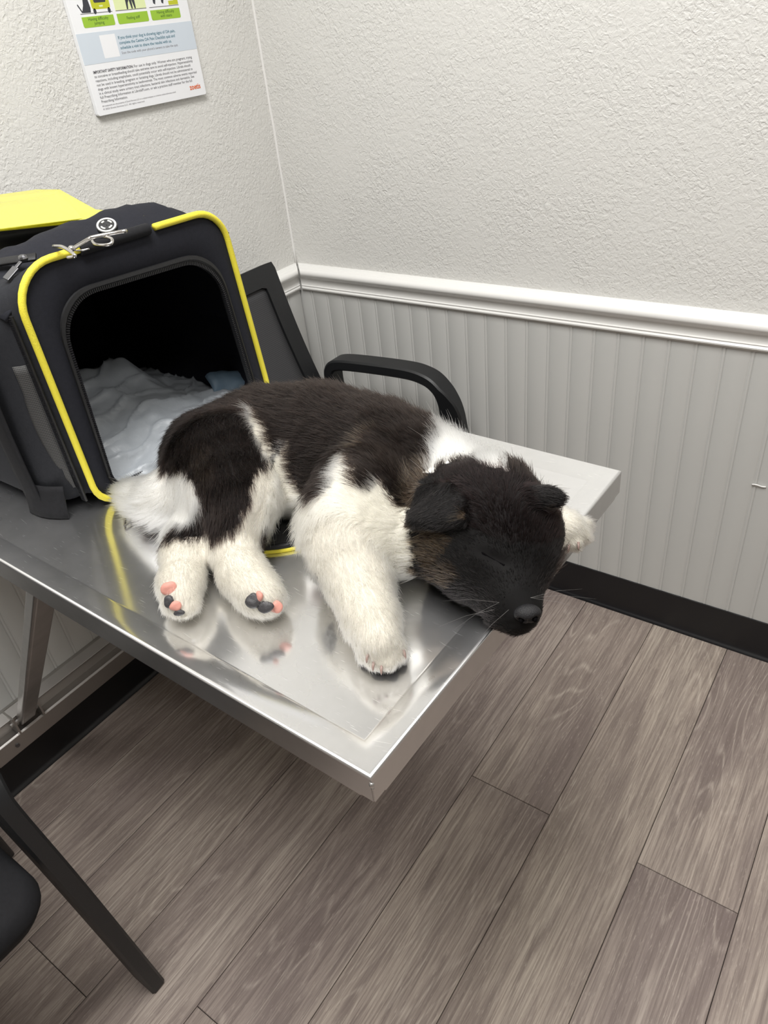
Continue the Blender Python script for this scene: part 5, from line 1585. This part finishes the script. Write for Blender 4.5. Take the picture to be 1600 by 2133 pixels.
    'w 907 -1018 894; w 917 -1020 900; w 923 -1022 901; w 965 -1004 904; w 971 -993 900; w 973 -989 897; W 975 -985 894; W 975 -981 894; W 987 -969 889; '
    'W 993 -967 889; B 995 -967 889; T 999 -966 890; T 1004 -966 892; T 1016 -967 896; T 1020 -966 898; B 1025 -966 900; B 1030 -966 903; B 1035 -967 903; '
    'B 1042 -966 907; B 1082 -953 911; B 1109 -915 897; B 1110 -908 890; w 787 -1051 866; w 847 -1041 883; K 904 -1016 886; w 917 -1022 895; w 921 -1023 897; '
    'w 942 -1021 902; w 973 -996 898; w 975 -992 895; W 976 -987 893; W 977 -983 888; W 978 -978 886; W 988 -969 883; W 991 -969 884; B 995 -968 885; '
    'T 1001 -967 888; T 1004 -967 887; T 1011 -967 891; T 1014 -967 893; m 1020 -967 895; B 1025 -967 897; B 1030 -968 898; B 1035 -968 901; B 1040 -967 903; '
    'B 1060 -965 908; B 1095 -946 906; B 1109 -922 895; B 1110 -914 891; B 1111 -909 887; w 777 -1081 879; w 811 -1051 870; w 861 -1035 876; w 917 -1023 890; '
    'w 962 -1016 902; w 978 -997 894; w 979 -990 889; W 978 -984 885; W 979 -980 881; W 984 -971 877; W 988 -970 879; W 991 -968 878; B 995 -968 879; '
    'B 999 -967 880; T 1006 -967 883; T 1010 -968 885; m 1016 -968 887; m 1022 -969 891; m 1025 -969 891; m 1032 -970 894; m 1036 -970 896; B 1040 -970 898; '
    'B 1045 -970 900; B 1077 -957 905; B 1108 -927 895; B 1110 -923 891; B 1111 -914 887; K 1111 -909 881; w 796 -1073 874; w 854 -1053 881; w 925 -1025 890; '
    'w 946 -1026 897; w 980 -1001 892; w 980 -996 890; W 980 -986 883; W 979 -982 879; W 979 -975 874; W 983 -970 873; W 987 -969 872; m 991 -967 873; '
    'B 995 -967 876; B 1000 -967 875; B 1003 -967 877; T 1009 -968 882; m 1014 -969 881; m 1020 -969 886; m 1027 -970 890; m 1031 -971 890; m 1036 -971 894; '
    'm 1039 -971 894; B 1044 -971 895; B 1060 -968 901; B 1096 -949 902; B 1111 -920 885; w 790 -1086 877; w 841 -1062 877; w 923 -1025 884; w 931 -1028 887; '
    'w 974 -1016 896; w 982 -995 886; w 982 -990 882; W 978 -977 872; W 976 -973 866; W 984 -966 863; W 988 -966 866; m 993 -965 867; B 999 -965 869; '
    'm 1006 -967 874; m 1011 -968 877; m 1015 -969 878; m 1038 -973 889; m 1040 -972 891; B 1046 -972 892; B 1048 -971 894; B 1085 -960 901; B 1111 -919 878; '
    'w 802 -1065 859; w 874 -1054 879; K 917 -1023 874; w 930 -1028 883; w 961 -1026 896; w 985 -997 883; W 984 -960 856; B 993 -959 856; B 1002 -964 864; '
    'm 1009 -966 868; m 1015 -969 872; m 1036 -973 884; m 1040 -973 886; m 1045 -973 889; B 1048 -972 890; B 1052 -972 890; B 1090 -963 897; w 780 -1098 871; '
    'w 832 -1066 868; w 881 -1051 875; w 930 -1028 879; w 970 -1028 894; m 1013 -965 863; m 1020 -969 870; m 1025 -971 874; m 1031 -973 876; m 1038 -974 880; '
    'm 1040 -974 882; B 1046 -974 885; B 1049 -973 885; B 1074 -969 893; B 1108 -947 888; w 808 -1084 866; w 875 -1061 877; w 960 -1034 890; w 991 -1002 877; '
    'B 1017 -964 858; B 1024 -969 864; m 1031 -973 872; B 1037 -974 875; B 1042 -974 877; B 1044 -974 880; B 1068 -972 886; B 1105 -959 890; w 811 -1092 866; '
    'w 870 -1068 875; w 957 -1037 884; w 994 -1016 885; B 1021 -965 858; B 1030 -971 865; B 1035 -973 868; B 1042 -974 872; B 1063 -973 879; B 1103 -963 890; '
    'w 810 -1098 867; w 875 -1070 871; w 965 -1040 885; w 999 -1015 880; B 1036 -972 865; B 1078 -975 883; B 1112 -955 881; w 839 -1068 851; w 894 -1056 862; '
    'w 994 -1033 889; B 1062 -974 870; B 1106 -968 885; w 818 -1097 856; w 891 -1063 863; w 990 -1042 887; B 1064 -974 866; B 1107 -971 882; w 819 -1098 854; '
    'w 894 -1059 856; w 1002 -1037 885; B 1083 -979 875; B 1118 -959 873; w 881 -1074 857; w 995 -1048 885; B 1079 -979 867; B 1118 -965 872; w 891 -1062 845; '
    'w 1012 -1039 880; B 1101 -980 872; w 992 -1054 880; B 1078 -978 854; B 1118 -968 863; w 1017 -1041 876; B 1111 -977 863; w 1014 -1052 878; B 1107 -979 857; '
    'w 1017 -1054 876; w 996 -1064 868; w 1027 -1039 861; w 1027 -1047 864; w 1027 -1052 864; w 1027 -1055 861; w 1024 -1061 860; w 1022 -1065 857; w 1025 -1065 854; '
    'K 617 -851 853; K 649 -801 853; K 723 -767 853; K 809 -768 853; W 762 -903 837; W 815 -887 837; W 922 -895 837; B 1000 -854 837; B 1044 -894 837; '
    'B 995 -885 837; w 850 -922 837; w 854 -944 853; w 877 -932 853; w 877 -974 878; w 879 -946 837; w 882 -967 853; w 905 -955 853; w 903 -996 878; '
    'w 906 -967 837; w 909 -988 853; w 931 -976 853; w 929 -1015 878; w 932 -987 837; w 935 -1007 853; w 955 -996 853; w 953 -1033 878; w 962 -1011 837; '
    'w 963 -1029 853; w 983 -1019 853; w 980 -1054 878; w 988 -1033 837; w 990 -1050 853; w 1009 -1040 853; w 1005 -1074 878; w 1008 -1049 837; w 1009 -1066 853; '
    'w 1027 -1056 853; w 1024 -1088 878; w 823 -905 837; w 827 -928 853; w 851 -916 853; w 851 -959 878; w 775 -1000 837; w 781 -1020 853; w 804 -1007 853; '
    'w 808 -1046 878; w 814 -1025 837; w 820 -1044 853; w 842 -1032 853; w 845 -1068 878; w 850 -1040 837; w 855 -1058 853; w 876 -1046 853; w 878 -1081 878; '
    'w 732 -1032 837; w 739 -1051 853; w 763 -1038 853; w 769 -1075 878; w 763 -1066 837; w 770 -1083 853; w 793 -1071 853; w 798 -1105 878; w 781 -1085 837; '
    'w 788 -1102 853; w 810 -1090 853; w 815 -1123 878; w 1055 -805 837; w 1054 -803 848; w 1074 -800 837; w 1073 -798 848; w 1090 -799 837; w 1089 -797 848; '
)
SPOT = {
    'nose': (1.1129, -0.9739, 0.8740),
    'eye0': (1.0614, -0.9591, 0.9131),
    'eye1': (1.0726, -0.9565, 0.9074),
    'eye2': (1.0823, -0.9556, 0.9040),
    'padA1': (0.7956, -1.1010, 0.8704),
    'padA2': (0.8022, -1.1094, 0.8631),
    'padA3': (0.8090, -1.1082, 0.8595),
    'padA4': (0.8126, -1.1099, 0.8531),
    'padB1': (0.8789, -1.0714, 0.8666),
    'padB2': (0.8894, -1.0671, 0.8605),
    'padB3': (0.8944, -1.0589, 0.8561),
    'padB0': (0.8834, -1.0659, 0.8702),
    'clF1': (1.0104, -1.0697, 0.8581),
    'clF2': (1.0320, -1.0465, 0.8528),
    'clF3': (1.0223, -1.0676, 0.8483),
    'clF4': (1.0161, -1.0703, 0.8518),
    'clR': (1.0968, -0.8479, 0.8542),
    'clR2': (1.1047, -0.8431, 0.8567),
    'wh1': (1.0881, -0.9780, 0.8809),
    'wh2': (1.0976, -0.9787, 0.8772),
    'wh3': (1.0844, -0.9799, 0.8724),
    'whR': (1.1099, -0.9625, 0.8834),
}
WHITE_LIMBS = [26, 27, 28, 29, 30, 31, 32, 33, 34, 35, 36, 37, 38, 39, 40, 41, 42, 43, 44, 45, 46, 47, 48, 14, 15]
TAIL_TIP = (0.5588, -0.9913, 0.8530)
HEAD_FORWARD = (0.6440, -0.6474, -0.4077)
SKULL = (1.0355, -0.8983, 0.8990)

rng = np.random.default_rng(7)
VOX = 0.0026
Fd, lo_d = field(PRIMS, VOX, TRAY + 0.001)
DV, DQ = surface_nets(Fd, lo_d, VOX)
DV = relax(DV, DQ, 4)
DN = vnormals(DV, DQ)
marks = [t.split() for t in MARKS.split(';') if t.strip()]
MK = np.array([m[0] for m in marks])
MP = np.array([[float(a) for a in m[1:]] for m in marks]) / 1000.0
# coat: colour, second colour, length, lift from the skin
COAT = {'K': ((0.0060, 0.0042, 0.0036), (0.0155, 0.0112, 0.0094), 0.015, 0.42),
        'k': ((0.0060, 0.0042, 0.0038), (0.021, 0.0142, 0.012), 0.013, 0.45),
        'g': ((0.014, 0.010, 0.008), (0.045, 0.034, 0.026), 0.013, 0.45),
        't': ((0.046, 0.033, 0.023), (0.135, 0.100, 0.070), 0.015, 0.50),
        'T': ((0.040, 0.027, 0.016), (0.120, 0.083, 0.048), 0.009, 0.40),
        'm': ((0.015, 0.0105, 0.0075), (0.070, 0.048, 0.030), 0.008, 0.38),
        'B': ((0.0040, 0.0035, 0.0035), (0.0095, 0.0083, 0.0083), 0.0055, 0.35),
        'b': ((0.0042, 0.0026, 0.0026), (0.0105, 0.0062, 0.0060), 0.0085, 0.50),
        'E': ((0.0042, 0.0036, 0.0036), (0.0095, 0.0083, 0.0083), 0.0050, 0.45),
        'W': ((0.61, 0.58, 0.50), (0.75, 0.725, 0.66), 0.015, 0.48),
        'w': ((0.57, 0.535, 0.46), (0.71, 0.68, 0.61), 0.0085, 0.50),
        'C': ((0.68, 0.67, 0.63), (0.79, 0.785, 0.76), 0.021, 0.62),
        'L': ((0.68, 0.66, 0.61), (0.80, 0.79, 0.75), 0.021, 0.42)}


def nearest(P, chunk=4000):
    out = np.empty(len(P), int)
    m2 = (MP ** 2).sum(1)
    for i in range(0, len(P), chunk):
        out[i:i + chunk] = np.argmin(m2[None] - 2 * P[i:i + chunk] @ MP.T, axis=1)
    return out


# skin mesh: one continuous body
me = bpy.data.meshes.new('puppy')
PUP0 = Vector((0.80, -0.86, TRAY))
me.from_pydata([tuple(v) for v in (DV - np.array(PUP0))], [], [tuple(int(i) for i in q) for q in DQ])
me.polygons.foreach_set('use_smooth', [True] * len(me.polygons))
lab_v = MK[nearest(DV)]
ca = me.color_attributes.new('coat', 'FLOAT_COLOR', 'POINT')
cv = np.ones((len(DV), 4), np.float32)
for L_, c in COAT.items():
    cv[lab_v == L_, :3] = np.array(c[0]) * 0.9
ca.data.foreach_set('color', cv.ravel())
kk = NT('puppy_skin')
at = kk.n('ShaderNodeAttribute', attribute_name='coat')
kk.base(at.outputs['Color'])
kk.set(Roughness=0.8, Specular_IOR_Level=0.2)
me.materials.append(kk.m)
puppy = bpy.data.objects.new('puppy', me)
puppy.location = PUP0
COL.objects.link(puppy)
ORIGIN[puppy] = PUP0
tag(puppy, 'black and white puppy asleep on its side on the steel table', 'dog')

# fur: single strands combed along each limb
NH = 190000
q = DV[DQ]
area = 0.5 * np.linalg.norm(np.cross(q[:, 2] - q[:, 0], q[:, 3] - q[:, 1]), axis=1)
ctr_q = q.mean(1)
area[ctr_q[:, 2] < TRAY + 0.0035] = 0
pick = rng.choice(len(DQ), NH, p=area / area.sum())
a_, b_ = rng.random(NH), rng.random(NH)
w4 = np.stack([(1 - a_) * (1 - b_), a_ * (1 - b_), a_ * b_, (1 - a_) * b_], -1)
R0 = (q[pick] * w4[..., None]).sum(1)
N0 = (DN[DQ[pick]] * w4[..., None]).sum(1)
N0 /= np.linalg.norm(N0, axis=1)[:, None]
FL = np.array(FLOW)
wsum = np.zeros((NH, 3))
for pr, fl in zip(PRIMS, FL):
    if pr[-1] < 0:
        continue
    d = prim_dist(pr, R0)
    wsum += np.exp(-np.clip(d, 0, None) / 0.006)[:, None] * fl
wsum += rng.normal(0, 1e-6, wsum.shape)
tang = wsum - N0 * (wsum * N0).sum(1)[:, None]
tang /= np.maximum(1e-9, np.linalg.norm(tang, axis=1))[:, None]
lab = MK[nearest(R0 + rng.normal(0, 0.0016, R0.shape))]


def socks(P, lab_):
    dist = np.stack([prim_dist(pr, P) if pr[-1] > 0 else np.full(len(P), 9.0) for pr in PRIMS])
    w = np.isin(dist.argmin(0), WHITE_LIMBS) & np.isin(lab_, ['K', 'k', 'B', 'g', 'm'])
    lab_[w] = 'w'
    return lab_


lab = socks(R0, lab)
colr = np.ones((NH, 4), np.float32)
length = np.zeros(NH)
lift = np.zeros(NH)
mixr = rng.random(NH) ** 1.6
for L_, (c0, c1, ln, lf) in COAT.items():
    m = lab == L_
    colr[m, :3] = np.array(c0) + (np.array(c1) - np.array(c0)) * mixr[m, None]
    length[m] = ln
    lift[m] = lf
brin = np.isin(lab, ['T', 't', 'm', 'g']) & (rng.random(NH) < 0.38)
colr[brin, :3] = np.array([0.008, 0.006, 0.005]) * rng.uniform(0.7, 1.8, brin.sum())[:, None]
cl3 = np.zeros((NH, 3))                            # locks: neighbouring strands lean together
for w_, f_ in ((0.5, 190.0), (0.35, 420.0), (0.3, 800.0)):
    for a_x in range(3):
        for _ in range(3):
            kv = rng.normal(0, 1, 3)
            kv *= f_ / np.linalg.norm(kv)
            cl3[:, a_x] += w_ * np.sin(R0 @ kv + rng.uniform(0, 6.28)) / 1.5
length *= rng.uniform(0.65, 1.15, NH)
# shorter coat towards the feet and the nose
for spot, rad, sc in (((1.111, -0.975, 0.875), 0.045, 0.55), (SPOT['clF3'], 0.05, 0.5), (SPOT['padB2'], 0.04, 0.5), (SPOT['padA3'], 0.04, 0.5), (SPOT['clR2'], 0.04, 0.5), (TAIL_TIP, 0.06, 0.45)):
    dd = np.linalg.norm(R0 - np.array(spot), axis=1)
    length *= 1 - (1 - sc) * np.clip(1 - dd / rad, 0, 1)
long_hair = rng.random(NH) < 0.02
length[long_hair] *= 1.45
dee = np.minimum(prim_dist(('c', SPOT['eye0'], 0.0, SPOT['eye1'], 0.0, 1), R0), prim_dist(('c', SPOT['eye1'], 0.0, SPOT['eye2'], 0.0, 1), R0))
length *= np.clip((dee - 0.0012) / 0.010, 0.05, 1.0)
length *= np.clip((np.linalg.norm(R0 - np.array(SPOT['nose']), axis=1) - 0.008) / 0.02, 0.1, 1.0)
jit = rng.normal(0, 1, (NH, 3))
dir0 = N0 * lift[:, None] + tang * 0.85 + jit * 0.12 + cl3 * np.where(np.isin(lab, ['B', 'b', 'E']), 0.06, 0.20)[:, None]
dir0 /= np.linalg.norm(dir0, axis=1)[:, None]
bend = tang * 0.35 - N0 * 0.12 + jit[:, ::-1] * 0.10 + np.array([0, 0, -0.12])
NP = 5
pts = np.zeros((NH, NP, 3), np.float32)
for k in range(NP):
    t = k / (NP - 1)
    pts[:, k] = R0 - N0 * 0.0006 + dir0 * (length * t)[:, None] + bend * (length * t * t * 0.55)[:, None]
zmin = np.where(pts[..., 0] < 1.078, TRAY + 0.0006, 0.0)
pts[..., 2] = np.maximum(pts[..., 2], zmin)
hc = bpy.data.hair_curves.new('fur')
hc.add_curves([NP] * NH)
hc.attributes['position'].data.foreach_set('vector', (pts - np.array(PUP0, np.float32)).ravel())
rad = hc.attributes.get('radius') or hc.attributes.new('radius', 'FLOAT', 'POINT')
thick = np.where(np.isin(lab, ['B', 'E', 'b']), 0.00017, 0.00019)
prof = np.array([1.0, 0.95, 0.8, 0.55, 0.12])
rad.data.foreach_set('value', (thick[:, None] * prof[None]).astype(np.float32).ravel())
fc = hc.attributes.new('fur_color', 'FLOAT_COLOR', 'CURVE')
fc.data.foreach_set('color', colr.ravel())


def fur_mat():
    m = bpy.data.materials.new('puppy_fur')
    m.use_nodes = True
    nt = m.node_tree
    nt.nodes.clear()
    out = nt.nodes.new('ShaderNodeOutputMaterial')
    hb = nt.nodes.new('ShaderNodeBsdfHairPrincipled')
    hb.parametrization = 'COLOR'
    hb.inputs['Roughness'].default_value = 0.42
    hb.inputs['Radial Roughness'].default_value = 0.6
    hb.inputs['Coat'].default_value = 0.0
    hb.inputs['IOR'].default_value = 1.25
    at = nt.nodes.new('ShaderNodeAttribute')
    at.attribute_name = 'fur_color'
    nt.links.new(at.outputs['Color'], hb.inputs['Color'])
    nt.links.new(hb.outputs[0], out.inputs[0])
    return m


hc.materials.append(fur_mat())
fur = bpy.data.objects.new('fur', hc)
COL.objects.link(fur)
fur.parent = puppy
fur['kind'] = 'stuff'

# face details
M['nose'] = plain('wet_black_nose_leather', srgb(24, 23, 25), 0.5, 0, 1400, 0.6, 0.35)
M['lid'] = plain('black_eyelid', srgb(8, 7, 8), 0.9, spec=0.05)
M['pink'] = plain('pink_paw_pad', srgb(192, 134, 121), 0.65, 0, 900, 0.3)
M['pad_black'] = plain('black_paw_pad', srgb(52, 50, 52), 0.5, 0, 900, 0.4)
M['claw'] = plain('pale_claw', srgb(140, 118, 110), 0.4)
M['whisker'] = plain('pale_whisker', srgb(120, 117, 114), 0.5)
HF = Vector(HEAD_FORWARD).normalized()
HR = Vector((0.80, 0.60, 0.06))
HR = (HR - HF * HR.dot(HF)).normalized()          # to the dog's far side
HU = HR.cross(HF).normalized()
if HU.z < 0:
    HU = -HU
nz = Vector(SPOT['nose'])
HF_head = HF
HF = (HF + Vector((-0.05, -0.35, 0.32))).normalized()
HR = (HR - HF * HR.dot(HF)).normalized()
HU = HR.cross(HF).normalized()
if HU.z < 0:
    HU = -HU
nmb = MB()
rg = []
for j in range(13):
    t = PI * j / 12
    ring = []
    for i in range(24):
        a = 2 * PI * i / 24
        x_, y_ = math.cos(a) * math.sin(t), math.sin(a) * math.sin(t)
        w = 0.0122 * (1 - 0.22 * max(0, -y_))
        p_ = nz + HR * x_ * w + HU * (y_ * 0.0088 + 0.0005) + HF * (math.cos(t) * 0.0085 - 0.001)
        for sx in (-1, 1):                        # nostrils and the groove between
            g = math.exp(-(((x_ - sx * 0.50) / 0.20) ** 2 + ((y_ + 0.12) / 0.26) ** 2))
            if math.cos(t) > 0:
                p_ = p_ - HF * 0.0060 * g
        if math.cos(t) > 0:
            p_ = p_ - HF * 0.0015 * math.exp(-(x_ / 0.10) ** 2) * (1 if y_ < 0.2 else 0)
        ring.append(p_)
    rg.append(ring)
nmb.loft(rg, True, False, False)
nose = obj('nose', nmb, M['nose'], puppy, smooth=180, subsurf=1)
for sx in (-1, 1):
    mb = MB()
    Rn = Matrix((HR, HU, HF)).transposed()
    mb.ellipsoid(nz + HR * 0.0058 * sx - HU * 0.0012 + HF * 0.0040, (0.0022, 0.0028, 0.0030), 12, 8, Rn)
    obj('nostril', mb, M['lid'], nose, smooth=180)
mb = MB()
e0, e1, e2 = (Vector(SPOT[k]) for k in ('eye0', 'eye1', 'eye2'))
mb.tube(curve3([e0, e0.lerp(e1, 0.5) - HU * 0.0006, e1 - HU * 0.0008, e1.lerp(e2, 0.6) - HU * 0.0008, e2 - HU * 0.0006], 5), [0.0005] + [0.0013] * 18 + [0.0015, 0.0007], 6)
obj('eyelid', mb, M['lid'], puppy, smooth=180)


def pad_blob(name, spot, r, mat, up=(0, -0.4, 0.3)):
    c = Vector(SPOT[spot])
    n_ = (Vector(CP) - c).normalized()
    z_ = (n_ * 0.8 + Vector((-0.1, -0.6, 0.0)) * 0.4).normalized()
    x_ = z_.cross(Vector((0, 0, 1))).normalized()
    y_ = z_.cross(x_)
    R_ = Matrix((x_, y_, z_)).transposed()
    mb = MB()
    mb.ellipsoid(c + z_ * 0.0006, [r[0] * 0.88, r[1] * 0.88, r[2] * 0.75], 18, 12, R_)
    mb.v = [tuple(Vector(q_) + (Vector(q_) - c).normalized() * 0.0014 * noise.noise(Vector(q_) * 160)) for q_ in mb.v]
    return obj(name, mb, M[mat], puppy, smooth=180)


pad_blob('paw_pad', 'padA1', (0.0095, 0.0078, 0.0042), 'pink')
pad_blob('paw_pad', 'padA2', (0.0058, 0.0070, 0.0040), 'pad_black')
pad_blob('paw_pad', 'padA3', (0.0068, 0.0052, 0.0040), 'pink')
pad_blob('paw_pad', 'padA4', (0.0065, 0.0034, 0.0034), 'pad_black')
pad_blob('paw_pad', 'padB1', (0.0085, 0.0085, 0.0042), 'pad_black')
pad_blob('paw_pad', 'padB2', (0.0090, 0.0065, 0.0042), 'pad_black')
pad_blob('paw_pad', 'padB3', (0.0075, 0.0070, 0.0042), 'pink')
pad_blob('paw_pad', 'padB0', (0.0035, 0.0060, 0.0035), 'pink')
for pc, pr_ in (((0.9951, -1.0562, 0.8380), (0.0070, 0.0060, 0.0050)), ((1.0106, -1.0593, 0.8380), (0.0075, 0.0055, 0.0048)), ((1.0201, -1.0546, 0.8380), (0.0075, 0.0055, 0.0048)), ((1.0231, -1.0431, 0.8380), (0.0060, 0.0060, 0.0048))):
    mb = MB()
    mb.ellipsoid(pc, pr_, 16, 10)
    obj('paw_pad', mb, M['pad_black'], puppy, smooth=180)
for sp, dv in (('clF1', (0.15, -0.6, -0.5)), ('clF2', (0.5, -0.4, -0.6)), ('clF3', (0.3, -0.6, -0.5)), ('clF4', (0.25, -0.6, -0.5)), ('clR', (0.2, -0.7, -0.5)), ('clR2', (0.3, -0.6, -0.5))):
    c = Vector(SPOT[sp])
    dv = Vector(dv).normalized()
    mb = MB()
    mb.tube([c - dv * 0.002 + Vector((0, 0, 0.001)), c + dv * 0.003 + Vector((0, 0, 0.0012)), c + dv * 0.0042, c + dv * 0.0052 - Vector((0, 0, 0.0006))], [0.0013, 0.0012, 0.0008, 0.0002], 8)
    obj('claw', mb, M['claw'], puppy, smooth=180)
for k, (sp, dv, ln) in enumerate((('wh1', (-0.5, -0.75, -0.15), 0.045), ('wh2', (-0.3, -0.9, -0.2), 0.040), ('wh3', (-0.65, -0.6, -0.05), 0.05), ('wh1', (-0.8, -0.45, 0.15), 0.05), ('whR', (0.85, 0.45, 0.1), 0.055), ('whR', (0.9, 0.3, -0.05), 0.05), ('whR', (0.8, 0.55, 0.25), 0.045))):
    c = Vector(SPOT[sp])
    dv = Vector(dv).normalized()
    mb = MB()
    mb.tube([c, c + dv * ln * 0.5, c + dv * ln - Vector((0, 0, ln * 0.12))], [0.00008, 0.00006, 0.00002], 5)
    obj('whisker', mb, M['whisker'], puppy)
